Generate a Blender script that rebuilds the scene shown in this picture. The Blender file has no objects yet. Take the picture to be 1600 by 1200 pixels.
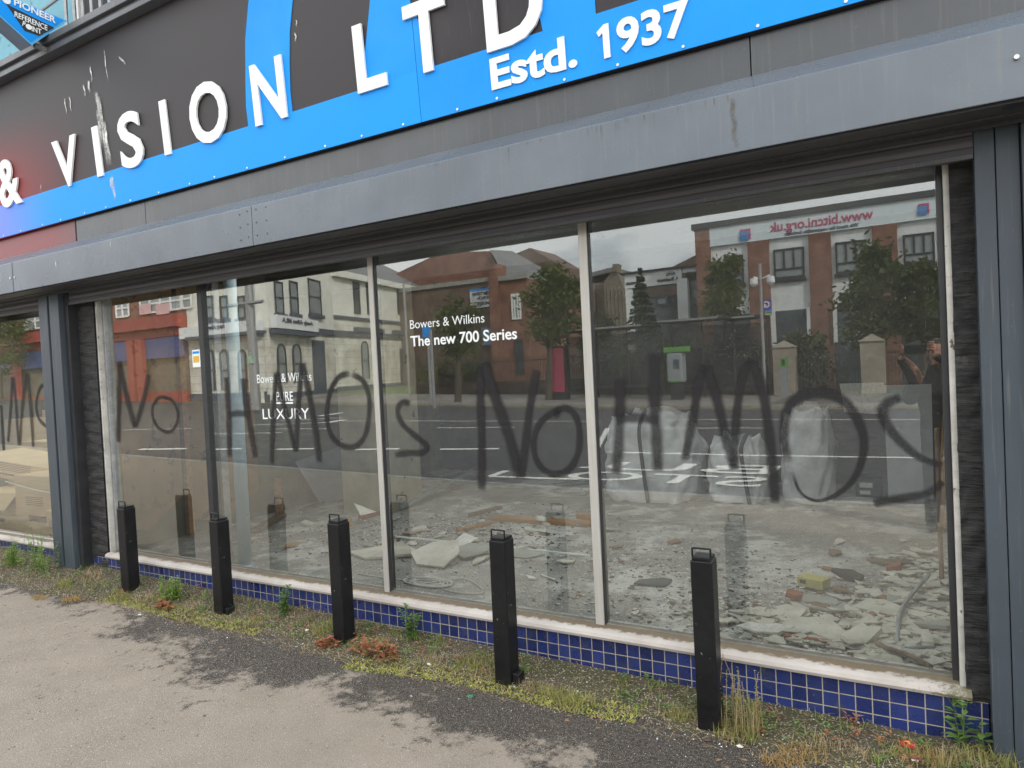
import bpy, math, random
from mathutils import Vector, Matrix
C = bpy.context.scene
COL = C.collection
R = random.Random(7)

# ---------------------------------------------------------------- camera
F_PX, YAW, PITCH, ROLL = 1074.08, 0.521254, -0.0222085, -0.0487357
CAM = Vector((0.0, -3.3, 1.65))
fw = Vector((-math.sin(YAW)*math.cos(PITCH), math.cos(YAW)*math.cos(PITCH), math.sin(PITCH)))
r0 = Vector((math.cos(YAW), math.sin(YAW), 0)); u0 = r0.cross(fw)
rt = math.cos(ROLL)*r0 + math.sin(ROLL)*u0
up = -math.sin(ROLL)*r0 + math.cos(ROLL)*u0
cd = bpy.data.cameras.new('camera'); cam = bpy.data.objects.new('camera', cd); COL.objects.link(cam)
cd.sensor_width = 36; cd.lens = 36*F_PX/1600; cd.clip_start = 0.02; cd.clip_end = 1000
m = Matrix((rt, up, -fw)).transposed().to_4x4(); m.translation = CAM; cam.matrix_world = m
C.camera = cam

# ---------------------------------------------------------------- sky and sun
SUN = Vector((0.80, 0.46, 0.62)).normalized()
w = bpy.data.worlds.new("World"); C.world = w; w.use_nodes = True
nt = w.node_tree; nt.nodes.clear()
out = nt.nodes.new('ShaderNodeOutputWorld'); bg = nt.nodes.new('ShaderNodeBackground')
sky = nt.nodes.new('ShaderNodeTexSky'); sky.sky_type = 'NISHITA'; sky.sun_disc = False
sky.sun_elevation = math.asin(SUN.z); sky.sun_rotation = math.atan2(SUN.x, SUN.y); sky.air_density = 1.0; sky.dust_density = 2.0
tc = nt.nodes.new('ShaderNodeTexCoord'); no = nt.nodes.new('ShaderNodeTexNoise')
no.inputs['Scale'].default_value = 2.2; no.inputs['Detail'].default_value = 7; no.inputs['Roughness'].default_value = .55
mp = nt.nodes.new('ShaderNodeMapping'); mp.inputs['Scale'].default_value = (1, 1, 2.2)
cr = nt.nodes.new('ShaderNodeValToRGB'); cr.color_ramp.elements[0].position = .27; cr.color_ramp.elements[1].position = .42
mx = nt.nodes.new('ShaderNodeMix'); mx.data_type = 'RGBA'
cr2 = nt.nodes.new('ShaderNodeValToRGB'); cr2.color_ramp.elements[0].position = .35; cr2.color_ramp.elements[1].position = .7
cr2.color_ramp.elements[0].color = (.66, .70, .73, 1); cr2.color_ramp.elements[1].color = (1, 1, .98, 1)
sc_ = nt.nodes.new('ShaderNodeVectorMath'); sc_.operation = 'SCALE'; sc_.inputs['Scale'].default_value = 13.0
no2 = nt.nodes.new('ShaderNodeTexNoise'); no2.inputs['Scale'].default_value = 1.3; no2.inputs['Detail'].default_value = 5
L = nt.links.new
L(tc.outputs['Generated'], mp.inputs[0]); L(mp.outputs[0], no.inputs['Vector']); L(mp.outputs[0], no2.inputs['Vector'])
L(no.outputs[0], cr.inputs[0]); L(no2.outputs[0], cr2.inputs[0]); L(cr2.outputs[0], sc_.inputs[0])
sy_ = nt.nodes.new('ShaderNodeSeparateXYZ'); L(tc.outputs['Generated'], sy_.inputs[0])
mr_ = nt.nodes.new('ShaderNodeMapRange'); L(sy_.outputs[1], mr_.inputs[0]); mr_.inputs['From Min'].default_value = .3; mr_.inputs['From Max'].default_value = -1.0; mr_.inputs['To Min'].default_value = 23.0; mr_.inputs['To Max'].default_value = 20.0
L(mr_.outputs[0], sc_.inputs['Scale'])
L(cr.outputs[0], mx.inputs[0]); L(sky.outputs[0], mx.inputs[6]); L(sc_.outputs[0], mx.inputs[7])
L(mx.outputs[2], bg.inputs[0]); L(bg.outputs[0], out.inputs[0]); bg.inputs[1].default_value = 0.13
sd = bpy.data.lights.new('sun', 'SUN'); sd.energy = 4.9; sd.angle = math.radians(3); sd.color = (1, .95, .87)
so = bpy.data.objects.new('sun', sd); COL.objects.link(so); so.rotation_euler = SUN.to_track_quat('Z', 'Y').to_euler()
C.view_settings.view_transform = 'Standard'; C.view_settings.look = 'None'; C.view_settings.exposure = 0.27; C.view_settings.gamma = 1
C.cycles.max_bounces = 8; C.cycles.transparent_max_bounces = 16; C.cycles.glossy_bounces = 4; C.cycles.diffuse_bounces = 4

# ---------------------------------------------------------------- picking helpers (photo pixel -> real point)
GY = 0.08                                   # plane of the shop glass
def ray(px, py): return fw + (px-800)/F_PX*rt - (py-600)/F_PX*up
def PY(px, py, y):
    d = ray(px, py); return CAM + (y-CAM.y)/d.y*d
def PZ(px, py, z):
    d = ray(px, py); return CAM + (z-CAM.z)/d.z*d
def PX(px, py, x):
    d = ray(px, py); return CAM + (x-CAM.x)/d.x*d
def g(x):                                   # the street climbs gently to the left
    t = -x-3.0
    if t <= 0: return 0.0
    return min(0.028*t*t/(t+3.0), 1.3)
CM = Vector((0, 2*GY-CAM.y, CAM.z))         # camera mirrored in the shop glass: for things seen reflected
def rray(px, py):
    d = ray(px, py); return Vector((d.x, -d.y, d.z))
def RY(px, py, y):
    d = rray(px, py); return CM + (y-CM.y)/d.y*d
def RG(px, py, dz=0.0):
    d = rray(px, py); a, b = 1.0, 1.0
    f = lambda t: (CM+t*d).z-g((CM+t*d).x)-dz
    while f(b) > 0 and b < 300: a = b; b *= 1.05
    for _ in range(40):
        c = (a+b)/2
        if f(c) < 0: b = c
        else: a = c
    return CM + a*d

# ---------------------------------------------------------------- materials
def nodes(name):
    ma = bpy.data.materials.new(name); ma.use_nodes = True; t = ma.node_tree
    return ma, t, t.nodes['Principled BSDF'], t.nodes['Material Output']
def N(t, k, **kw):
    n = t.nodes.new('ShaderNode'+k)
    for a, b in kw.items():
        if a.startswith('i_'): n.inputs[a[2:].replace('_', ' ')].default_value = b
        else: setattr(n, a, b)
    return n
def coords(t, scale=(1, 1, 1)):
    c = N(t, 'TexCoord'); mm = N(t, 'Mapping'); mm.inputs['Scale'].default_value = scale
    t.links.new(c.outputs['Object'], mm.inputs[0]); return mm.outputs[0]
def ramp(t, src, p0, p1, c0=(0, 0, 0, 1), c1=(1, 1, 1, 1)):
    r = N(t, 'ValToRGB'); e = r.color_ramp.elements
    e[0].position = p0; e[1].position = p1; e[0].color = c0; e[1].color = c1
    t.links.new(src, r.inputs[0]); return r.outputs[0]
def mixc(t, f, a, b, mode='MIX'):
    n = N(t, 'Mix', data_type='RGBA', blend_type=mode)
    for i, v in ((0, f), (6, a), (7, b)):
        if hasattr(v, 'links'): t.links.new(v, n.inputs[i])
        elif isinstance(v, (int, float)): n.inputs[i].default_value = v
        else: n.inputs[i].default_value = (*v, 1)
    return n.outputs[2]
def noise(t, v, s, d=5, r=.6):
    n = N(t, 'TexNoise'); n.inputs['Scale'].default_value = s; n.inputs['Detail'].default_value = d; n.inputs['Roughness'].default_value = r
    t.links.new(v, n.inputs['Vector']); return n.outputs[0]
def bumpn(t, b, h, st, dist=.01):
    n = N(t, 'Bump'); n.inputs['Strength'].default_value = st; n.inputs['Distance'].default_value = dist
    t.links.new(h, n.inputs['Height']); t.links.new(n.outputs[0], b.inputs['Normal'])
def mat(name, c1, c2=None, rough=.7, metal=0, scale=6, lo=.35, hi=.65, bump=0, bscale=80, speck=None, speck_s=60, speck_t=.62, sc=(1, 1, 1), spec=.5, bdist=.004):
    ma, t, b, o = nodes(name); v = coords(t, sc)
    c2 = c2 or tuple(x*.8 for x in c1)
    f = ramp(t, noise(t, v, scale), lo, hi); c = mixc(t, f, c1, c2)
    if speck: c = mixc(t, ramp(t, noise(t, v, speck_s, 3), speck_t, speck_t+.04), c, speck)
    t.links.new(c, b.inputs['Base Color'])
    b.inputs['Roughness'].default_value = rough; b.inputs['Metallic'].default_value = metal; b.inputs['Specular IOR Level'].default_value = spec
    if bump: bumpn(t, b, noise(t, v, bscale, 6), bump, bdist)
    return ma
def brick(name, c1, c2, mortar, s=1.0, rough=.85, sc=(1, 1, 1), rot=None, bw=.225, bh=.075, off=.5, ms=.01):
    ma, t, b, o = nodes(name)
    c = N(t, 'TexCoord'); sp = N(t, 'SeparateXYZ'); cb = N(t, 'CombineXYZ'); ad = N(t, 'Math', operation='ADD')
    t.links.new(c.outputs['Object'], sp.inputs[0]); t.links.new(sp.outputs[0], ad.inputs[0]); t.links.new(sp.outputs[1], ad.inputs[1])
    t.links.new(ad.outputs[0], cb.inputs[0]); t.links.new(sp.outputs[2], cb.inputs[1])
    br = N(t, 'TexBrick'); br.offset = off
    br.inputs['Scale'].default_value = s; br.inputs['Brick Width'].default_value = bw; br.inputs['Row Height'].default_value = bh; br.inputs['Mortar Size'].default_value = ms
    br.inputs['Color1'].default_value = (*c1, 1); br.inputs['Color2'].default_value = (*c2, 1); br.inputs['Mortar'].default_value = (*mortar, 1)
    t.links.new(cb.outputs[0], br.inputs['Vector'])
    n = noise(t, c.outputs['Object'], 1.2)
    cc = mixc(t, ramp(t, n, .35, .7), br.outputs[0], (.55, .5, .45), 'MULTIPLY')
    t.links.new(cc, b.inputs['Base Color']); b.inputs['Roughness'].default_value = rough
    return ma
MT = {}
# street and pavement
def pavement_mat():
    ma, t, b, o = nodes('footpath_asphalt'); v = coords(t)
    sp = N(t, 'SeparateXYZ'); t.links.new(v, sp.inputs[0])
    n1 = noise(t, v, 1.9, 8, .62); n2 = noise(t, v, 11, 9, .8)
    # damp band along the shop wall with a ragged edge
    a = N(t, 'Math', operation='MULTIPLY_ADD'); t.links.new(n1, a.inputs[0]); a.inputs[1].default_value = 1.5; t.links.new(sp.outputs[1], a.inputs[2])
    a2 = N(t, 'Math', operation='MULTIPLY_ADD'); t.links.new(n2, a2.inputs[0]); a2.inputs[1].default_value = 1.5; t.links.new(a.outputs[0], a2.inputs[2])
    damp = ramp(t, a2.outputs[0], .0, .0)
    mr = N(t, 'MapRange'); mr.inputs['From Min'].default_value = 1.42; mr.inputs['From Max'].default_value = 1.62
    xr = N(t, 'MapRange'); xr.inputs['From Min'].default_value = -7.0; xr.inputs['From Max'].default_value = 0; t.links.new(sp.outputs[0], xr.inputs[0])
    rp_ = N(t, 'ValToRGB'); rp_.color_ramp.interpolation = 'B_SPLINE'; el = rp_.color_ramp.elements
    BW = [(0, .70), (.12, .60), (.22, .42), (.33, .50), (.46, .85), (.54, 1.0), (.60, .62), (.66, .60), (.74, .88), (.85, .80), (.93, .95), (1.0, 1.1)]
    el[0].position = 0; el[0].color = (BW[0][1],)*3+(1,); el[1].position = 1; el[1].color = (BW[-1][1],)*3+(1,)
    for p_, v_ in BW[1:-1]: e_ = el.new(p_); e_.color = (v_,)*3+(1,)
    t.links.new(xr.outputs[0], rp_.inputs[0]); ad_ = N(t, 'Math', operation='ADD'); t.links.new(a2.outputs[0], ad_.inputs[0]); t.links.new(rp_.outputs[0], ad_.inputs[1])
    t.links.new(ad_.outputs[0], mr.inputs[0]); damp = mr.outputs[0]
    dry = mixc(t, ramp(t, noise(t, v, 3.2, 6), .3, .7), (.29, .246, .203), (.235, .20, .165))
    wet = mixc(t, ramp(t, noise(t, v, 60, 3), .35, .65), (.034, .029, .025), (.085, .073, .064))
    c = mixc(t, damp, dry, wet)
    c = mixc(t, ramp(t, noise(t, v, 210, 2), .62, .66), c, (.5, .47, .42))
    c = mixc(t, ramp(t, noise(t, v, 150, 2), .30, .35, (1, 1, 1, 1), (0, 0, 0, 1)), c, (.11, .09, .075))
    # scattered dark pits away from the damp band
    pit = ramp(t, noise(t, v, 22, 8, .8), .60, .64); c = mixc(t, pit, c, (.075, .063, .053)); c = mixc(t, ramp(t, noise(t, v, 75, 5, .8), .63, .66), c, (.12, .10, .085)); c = mixc(t, ramp(t, noise(t, coords(t, (1.03, .97, 1)), 95, 2), .70, .715), c, (.62, .58, .52))
    t.links.new(c, b.inputs['Base Color'])
    rr = N(t, 'MapRange'); t.links.new(damp, rr.inputs[0]); rr.inputs['To Min'].default_value = .92; rr.inputs['To Max'].default_value = .78
    t.links.new(rr.outputs[0], b.inputs['Roughness']); b.inputs['Specular IOR Level'].default_value = .15
    bumpn(t, b, noise(t, v, 150, 5), .8, .008); return ma
MT['pave'] = pavement_mat()
MT['road'] = mat('road_asphalt', (.046, .046, .05), (.03, .03, .033), .85, scale=2, speck=(.14, .14, .14), speck_s=160, bump=.3)
MT['farpave'] = brick('far_paving', (.27, .25, .23), (.22, .21, .2), (.12, .11, .1), 1, bw=.6, bh=.6)
MT['kerb'] = mat('kerb_stone', (.34, .33, .31), (.22, .215, .2), .85, scale=5, bump=.2)
MT['white_paint'] = mat('road_white_paint', (.78, .77, .72), (.5, .49, .46), .7, scale=9)
MT['yellow_paint'] = mat('road_yellow_paint', (.62, .42, .08), (.4, .28, .1), .7, scale=9)
MT['soil'] = mat('verge_soil', (.075, .058, .04), (.055, .055, .022), .95, scale=7, speck=(.42, .38, .3), speck_s=90, speck_t=.6, bump=.8, bscale=40, bdist=.02)
MT['moss'] = mat('moss', (.34, .34, .06), (.16, .17, .04), .95, scale=20, bump=.6)
# shop front
def streaked(name, c1, c2, rough, metal=0, dirt=(.30, .27, .2), amt=.35, spec=.5, bumps=0):
    ma, t, b, o = nodes(name); v = coords(t); vs = coords(t, (48, 48, 1.6))
    c = mixc(t, ramp(t, noise(t, v, 1.6, 4), .35, .65), c1, c2)
    s = ramp(t, noise(t, vs, 1.6, 5), .56, .8); mm = N(t, 'Math', operation='MULTIPLY'); mm.inputs[1].default_value = amt
    t.links.new(s, mm.inputs[0]); c = mixc(t, mm.outputs[0], c, dirt)
    c = mixc(t, ramp(t, noise(t, v, 55, 3), .7, .74), c, tuple(x*1.5 for x in c1))
    t.links.new(c, b.inputs['Base Color'])
    rr = ramp(t, noise(t, v, 3, 5), .3, .7, (rough*.8,)*3+(1,), (min(1, rough*1.25),)*3+(1,)); t.links.new(rr, b.inputs['Roughness'])
    b.inputs['Metallic'].default_value = metal; b.inputs['Specular IOR Level'].default_value = spec
    if bumps: bumpn(t, b, noise(t, v, 2.5, 2), bumps, .02)
    return ma
MT['canopy'] = streaked('painted_steel_grey', (.120, .140, .166), (.092, .108, .130), .27, amt=.28, bumps=.02)
MT['canopy_dark'] = streaked('shutter_steel', (.05, .05, .053), (.035, .035, .038), .45, amt=.3)
MT['rail'] = streaked('guide_rail_paint', (.058, .072, .088), (.048, .060, .074), .42, spec=.35, amt=.3)
MT['strip'] = streaked('lower_fascia_grey', (.07, .074, .08), (.055, .058, .064), .25, spec=.45, amt=.2, bumps=.05)
MT['sign_black'] = streaked('sign_black', (.040, .035, .038), (.033, .029, .032), .5, spec=.25, dirt=(.13, .12, .12), amt=.3, bumps=.04)
MT['sign_blue'] = streaked('sign_blue', (.004, .30, .87), (.005, .27, .80), .5, spec=.25, dirt=(.06, .3, .7), amt=.15, bumps=.04)
MT['letter'] = mat('letter_white', (.84, .84, .83), (.78, .78, .77), .35, scale=4)
MT['letter2'] = mat('vinyl_white', (.85, .87, .87), (.8, .82, .82), .5)
MT['cap'] = streaked('cap_trim_steel', (.11, .115, .13), (.085, .09, .10), .5, amt=.5)
MT['screw'] = mat('zinc', (.7, .7, .68), (.5, .5, .48), .4, .6)
MT['turq'] = mat('turquoise_render', (.20, .42, .50), (.15, .33, .41), .9, scale=3, bump=.3, bscale=30, speck=(.1, .22, .28), speck_s=12, speck_t=.63)
MT['galv'] = mat('galvanised', (.36, .36, .36), (.25, .25, .26), .5, .5, scale=20)
MT['alu'] = mat('anodised_aluminium', (.50, .48, .445), (.43, .41, .38), .42, .25, scale=3, sc=(30, 30, 1))
MT['black_alu'] = mat('black_frame', (.03, .03, .034), (.02, .02, .022), .45, 0, scale=8)
MT['trimw'] = mat('weathered_white_trim', (.52, .50, .46), (.36, .35, .32), .7, scale=9, speck=(.12, .1, .07), speck_s=22, speck_t=.64)
def rough_black():
    ma, t, b, o = nodes('charred_black_render'); v = coords(t, (3, 3, 26)); v2 = coords(t)
    n = noise(t, v, 2.4, 8, .7)
    c = mixc(t, ramp(t, n, .42, .68), (.012, .012, .013), (.05, .047, .045))
    sp = N(t, 'SeparateXYZ'); t.links.new(v2, sp.inputs[0])
    c = mixc(t, ramp(t, noise(t, v2, 8, 5), .66, .74), c, (.09, .085, .078))
    t.links.new(c, b.inputs['Base Color']); b.inputs['Roughness'].default_value = .6
    bumpn(t, b, n, 1.0, .02); return ma
MT['rblack'] = rough_black()
def fill_sheet():  # translucent sheet for ceiling panels added to brighten the room
    ma, t, b, o = nodes('added_fill_sheet'); t.nodes.remove(b); a = N(t, 'BsdfTranslucent'); a.inputs[0].default_value = (.95, .955, .94, 1); d = N(t, 'BsdfTransparent'); d.inputs[0].default_value = (.9, .9, .88, 1)
    ms = N(t, 'MixShader'); ms.inputs[0].default_value = .35; t.links.new(a.outputs[0], ms.inputs[1]); t.links.new(d.outputs[0], ms.inputs[2]); t.links.new(ms.outputs[0], o.inputs[0]); return ma
MT['fill_sheet'] = fill_sheet()
MT['fill_sheet_dim'] = fill_sheet(); MT['fill_sheet_dim'].name = 'added_fill_sheet_dim'  # weaker sheet, so the added panels at the back give less light
for n_ in MT['fill_sheet_dim'].node_tree.nodes:
    if n_.type in ('BSDF_TRANSLUCENT', 'BSDF_TRANSPARENT'): n_.inputs[0].default_value = (.70, .70, .69, 1)
def sill_mat():
    ma, t, b, o = nodes('painted_sill'); v = coords(t)
    c = mixc(t, ramp(t, noise(t, v, 3, 4), .35, .7), (.47, .43, .40), (.34, .30, .27))
    sp = N(t, 'SeparateXYZ'); t.links.new(v, sp.inputs[0])
    a = N(t, 'Math', operation='MULTIPLY_ADD'); t.links.new(sp.outputs[1], a.inputs[0]); a.inputs[1].default_value = 9.0; t.links.new(noise(t, v, 18, 6, .7), a.inputs[2])
    c = mixc(t, ramp(t, a.outputs[0], .60, .80), c, (.13, .095, .06))
    x = N(t, 'Math', operation='MULTIPLY_ADD'); t.links.new(sp.outputs[0], x.inputs[0]); x.inputs[1].default_value = 1.0; t.links.new(noise(t, v, 30, 8, .8), x.inputs[2])
    c = mixc(t, ramp(t, x.outputs[0], .54, .66), c, (.14, .125, .07))
    t.links.new(c, b.inputs['Base Color']); b.inputs['Roughness'].default_value = .6; bumpn(t, b, noise(t, v, 60, 5), .3, .004); return ma
MT['sill'] = sill_mat()
def tile_mat():
    ma, t, b, o = nodes('blue_glazed_tiles'); c = N(t, 'TexCoord'); mp_ = N(t, 'Mapping'); t.links.new(c.outputs['Object'], mp_.inputs[0])
    mp_.inputs['Location'].default_value = (2.9975, -.209+.0657*6, 0)
    sp = N(t, 'SeparateXYZ'); cb = N(t, 'CombineXYZ'); t.links.new(c.outputs['Object'], sp.inputs[0])
    a = N(t, 'Math', operation='ADD'); a.inputs[1].default_value = 2.9975+.0657*80; t.links.new(sp.outputs[0], a.inputs[0])
    z = N(t, 'Math', operation='ADD'); z.inputs[1].default_value = -.209+.0657*6; t.links.new(sp.outputs[2], z.inputs[0])
    t.links.new(a.outputs[0], cb.inputs[0]); t.links.new(z.outputs[0], cb.inputs[1])
    br = N(t, 'TexBrick'); br.offset = 0; br.inputs['Scale'].default_value = 1; br.inputs['Brick Width'].default_value = .0657; br.inputs['Row Height'].default_value = .0657
    br.inputs['Mortar Size'].default_value = .0024; br.inputs['Mortar Smooth'].default_value = .05; br.inputs['Bias'].default_value = -.1
    br.inputs['Color1'].default_value = (.012, .020, .082, 1); br.inputs['Color2'].default_value = (.022, .038, .16, 1); br.inputs['Mortar'].default_value = (.34, .30, .24, 1)
    t.links.new(cb.outputs[0], br.inputs['Vector']); v = coords(t)
    cc = mixc(t, ramp(t, noise(t, v, 9, 7, .7), .56, .75), br.outputs[0], (.06, .06, .05))
    cc = mixc(t, ramp(t, noise(t, v, 90, 3), .68, .72), cc, (.2, .18, .14))
    t.links.new(cc, b.inputs['Base Color'])
    r_ = ramp(t, noise(t, v, 7, 5), .35, .65, (.14,)*3+(1,), (.5,)*3+(1,)); t.links.new(r_, b.inputs['Roughness'])
    iv = N(t, 'Math', operation='SUBTRACT'); iv.inputs[0].default_value = 1; t.links.new(br.outputs['Fac'], iv.inputs[1])
    bumpn(t, b, iv.outputs[0], .6, .003); return ma
MT['tiles'] = tile_mat()
MT['bollard'] = mat('bollard_black_paint', (.007, .007, .008), (.012, .012, .013), .36, 0, spec=.28, scale=12, speck=(.30, .29, .28), speck_s=44, speck_t=.70, bump=.25, bscale=25)
MT['plaster'] = mat('broken_plaster', (.62, .60, .53), (.45, .43, .37), .95, scale=5, bump=.3, speck=(.2, .17, .13), speck_s=30, speck_t=.66)
MT['plasterg'] = mat('grey_plasterboard', (.36, .37, .34), (.28, .29, .265), .95, scale=4, bump=.2)
MT['white_chip'] = mat('white_plaster_chips', (.74, .73, .70), (.55, .54, .50), .95, scale=30)
MT['brown_chip'] = mat('brown_fragments', (.25, .15, .085), (.15, .095, .06), .9, scale=20)
MT['grey_chip'] = mat('grey_rubble_chips', (.24, .23, .215), (.14, .135, .125), .95, scale=30)
MT['wood'] = mat('raw_timber', (.42, .24, .11), (.28, .155, .07), .8, scale=3, sc=(1, 8, 8), bump=.3)
MT['wood_old'] = mat('weathered_timber', (.25, .20, .14), (.16, .12, .085), .85, scale=3, sc=(2, 8, 8), bump=.3)
MT['ply'] = mat('brown_board', (.33, .21, .095), (.22, .14, .065), .8, scale=2.4, bump=.25, bscale=14, speck=(.13, .09, .05), speck_s=7, speck_t=.6)
MT['int_wall'] = mat('stripped_wall', (.10, .10, .095), (.055, .055, .052), .95, scale=1.6, bump=.4, bscale=14)
MT['int_wall2'] = mat('stained_wall', (.20, .19, .13), (.11, .10, .07), .95, scale=2.2, bump=.4, bscale=14)
MT['ceil'] = mat('dark_ceiling', (.05, .045, .04), (.03, .03, .028), .95, scale=2)
def floor_mat():
    ma, t, b, o = nodes('dusty_concrete_floor'); v = coords(t); vs = coords(t, (1, 5, 1))
    c = mixc(t, ramp(t, noise(t, v, 2.2, 8, .65), .35, .62), (.36, .355, .335), (.22, .215, .20))
    c = mixc(t, ramp(t, noise(t, v, 1.5, 9, .72), .50, .60), c, (.60, .595, .565))
    c = mixc(t, ramp(t, noise(t, vs, 9, 6, .7), .58, .7), c, (.14, .13, .12))
    c = mixc(t, ramp(t, noise(t, v, 70, 4, .7), .60, .64), c, (.72, .71, .68))
    c = mixc(t, ramp(t, noise(t, v, 48, 4, .7), .635, .66), c, (.17, .12, .08))
    t.links.new(c, b.inputs['Base Color']); b.inputs['Roughness'].default_value = .95; bumpn(t, b, noise(t, v, 45, 7), .8, .015); return ma
MT['floor'] = floor_mat()
MT['bag'] = mat('white_woven_bag', (.70, .71, .72), (.46, .47, .47), .75, scale=3, bump=.6, bscale=9, bdist=.03)
MT['strap'] = mat('black_strap', (.02, .02, .022), (.03, .03, .03), .7)
MT['card'] = mat('cardboard', (.74, .56, .34), (.64, .47, .28), .85, scale=3, sc=(1, 1, 12))
MT['print'] = mat('box_print', (.18, .13, .09), (.22, .16, .1), .8)
MT['printb'] = mat('box_print_blue', (.12, .18, .35), (.15, .2, .35), .8)
MT['pole_blue'] = mat('pale_blue_pole_paint', (.50, .63, .70), (.42, .54, .62), .45, scale=4, speck=(.2, .25, .3), speck_s=30, speck_t=.68)
MT['cable'] = mat('white_cable', (.62, .62, .58), (.5, .5, .46), .5)
MT['steelp'] = mat('conduit', (.42, .47, .48), (.3, .34, .35), .4, .3)
MT['yellow'] = mat('yellow_box_card', (.52, .47, .16), (.42, .38, .14), .7)
MT['slate'] = mat('slate_tile', (.10, .12, .12), (.07, .085, .085), .6)
MT['redbrick'] = brick('red_brick_wall', (.27, .095, .055), (.21, .07, .042), (.26, .2, .16))
MT['dkbrick'] = brick('dull_brick_wall', (.19, .115, .085), (.15, .095, .075), (.16, .14, .12))
MT['offbrick'] = brick('office_brick', (.28, .115, .08), (.22, .085, .06), (.30, .22, .18))
MT['brickbit'] = mat('brick_fragment', (.36, .14, .08), (.25, .1, .06), .9)
MT['white_render'] = brick('cream_render', (.74, .73, .66), (.71, .70, .63), (.42, .41, .37), bw=30, bh=.42, ms=.018)
MT['cream'] = mat('cream_smooth_render', (.74, .73, .66), (.65, .64, .58), .85, scale=2)
MT['off_white'] = mat('office_white_panel', (.74, .75, .75), (.64, .65, .65), .8, scale=2)
MT['navy'] = mat('slate_blue_trim', (.07, .085, .12), (.05, .06, .09), .7)
MT['grey_roof'] = mat('slate_roof', (.20, .20, .20), (.13, .13, .135), .8, scale=3, sc=(1, 1, 8))
MT['redpaint'] = mat('red_shopfront_paint', (.32, .055, .042), (.25, .045, .035), .6, scale=3)
MT['bluepaint'] = mat('blue_shop_fascia', (.055, .08, .22), (.045, .065, .17), .6, scale=3)
MT['shopdark'] = mat('shop_shutter_brown', (.17, .145, .11), (.12, .10, .08), .7, scale=2)
MT['stone'] = mat('church_stone', (.22, .185, .14), (.13, .11, .085), .95, scale=4, bump=.5)
MT['sand'] = mat('sandstone_pillar', (.34, .29, .235), (.25, .215, .175), .9, scale=4, bump=.3)
MT['iron'] = mat('black_railing', (.015, .015, .016), (.02, .02, .02), .5)
MT['bark'] = mat('bark', (.10, .085, .065), (.065, .055, .042), .95, scale=14)
MT['pane'] = mat('dark_window_pane', (.06, .07, .08), (.10, .115, .125), .08, scale=.8)
MT['paneb'] = mat('curtained_pane', (.28, .31, .31), (.20, .22, .23), .12, scale=.8)
MT['white_frame'] = mat('white_window_frame', (.75, .75, .73), (.68, .68, .66), .5)
MT['dark_frame'] = mat('dark_window_frame', (.04, .045, .05), (.03, .03, .035), .5)
MT['pink'] = mat('pale_red_poster', (.62, .40, .40), (.58, .36, .36), .7)
MT['magenta'] = mat('magenta_text', (.42, .05, .14), (.38, .045, .12), .6)
MT['txt_dark'] = mat('dark_text', (.05, .055, .09), (.04, .045, .07), .6)
MT['poster'] = mat('advert_poster', (.34, .025, .09), (.30, .07, .07), .4, scale=1.4)
MT['lime'] = mat('lime_green_panel', (.10, .30, .05), (.09, .26, .04), .5)
MT['mach'] = mat('machine_grey', (.26, .28, .29), (.22, .24, .25), .4)
MT['purple'] = mat('purple_sign', (.10, .05, .30), (.09, .045, .26), .5)
MT['skin'] = mat('skin', (.52, .27, .18), (.46, .23, .15), .55, scale=8)
MT['cloth_dark'] = mat('dark_jacket', (.018, .019, .022), (.026, .027, .03), .9, scale=10)
MT['cloth_jean'] = mat('dark_jeans', (.02, .024, .035), (.03, .034, .045), .9, scale=10)
MT['hair'] = mat('brown_hair', (.05, .03, .02), (.035, .02, .014), .7, scale=30)
MT['phone'] = mat('black_phone', (.012, .012, .013), (.015, .015, .016), .25)
MT['mesh_beige'] = mat('bird_mess', (.8, .8, .76), (.7, .7, .66), .8)
def leafmat(name, a, b2, tr=.25, sc=3):
    ma, t, b, o = nodes(name); v = coords(t)
    c = mixc(t, ramp(t, noise(t, v, sc, 4), .35, .65), a, b2)
    t.links.new(c, b.inputs['Base Color']); b.inputs['Roughness'].default_value = .6
    tn = N(t, 'BsdfTranslucent'); t.links.new(c, tn.inputs[0]); ms = N(t, 'MixShader'); ms.inputs[0].default_value = tr
    t.links.new(b.outputs[0], ms.inputs[1]); t.links.new(tn.outputs[0], ms.inputs[2]); t.links.new(ms.outputs[0], o.inputs[0]); return ma
MT['leaf_tree'] = leafmat('tree_leaves', (.10, .135, .045), (.20, .22, .08), sc=1.2)
MT['leaf_dark'] = leafmat('dark_leaves', (.07, .10, .04), (.15, .17, .065), sc=1.2)
MT['leaf_conifer'] = leafmat('conifer_needles', (.05, .085, .045), (.08, .115, .06), sc=1.2)
MT['leaf_bright'] = leafmat('bright_weed_leaves', (.16, .26, .04), (.24, .33, .07), sc=25)
MT['leaf_green'] = leafmat('green_weed_leaves', (.09, .17, .04), (.15, .24, .06), sc=25)
MT['leaf_red'] = leafmat('red_weed_leaves', (.33, .075, .055), (.36, .22, .09), sc=25)
MT['leaf_yellow'] = leafmat('yellow_grass', (.34, .29, .10), (.20, .23, .06), sc=25)
MT['leaf_orange'] = leafmat('orange_dry_grass', (.44, .25, .08), (.36, .27, .11), sc=25)
MT['straw'] = leafmat('dry_straw', (.42, .32, .19), (.28, .20, .11), tr=.1, sc=25)
MT['lawn'] = mat('rough_grass', (.07, .12, .03), (.11, .13, .05), .95, scale=6, bump=.8, bscale=30)
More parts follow.
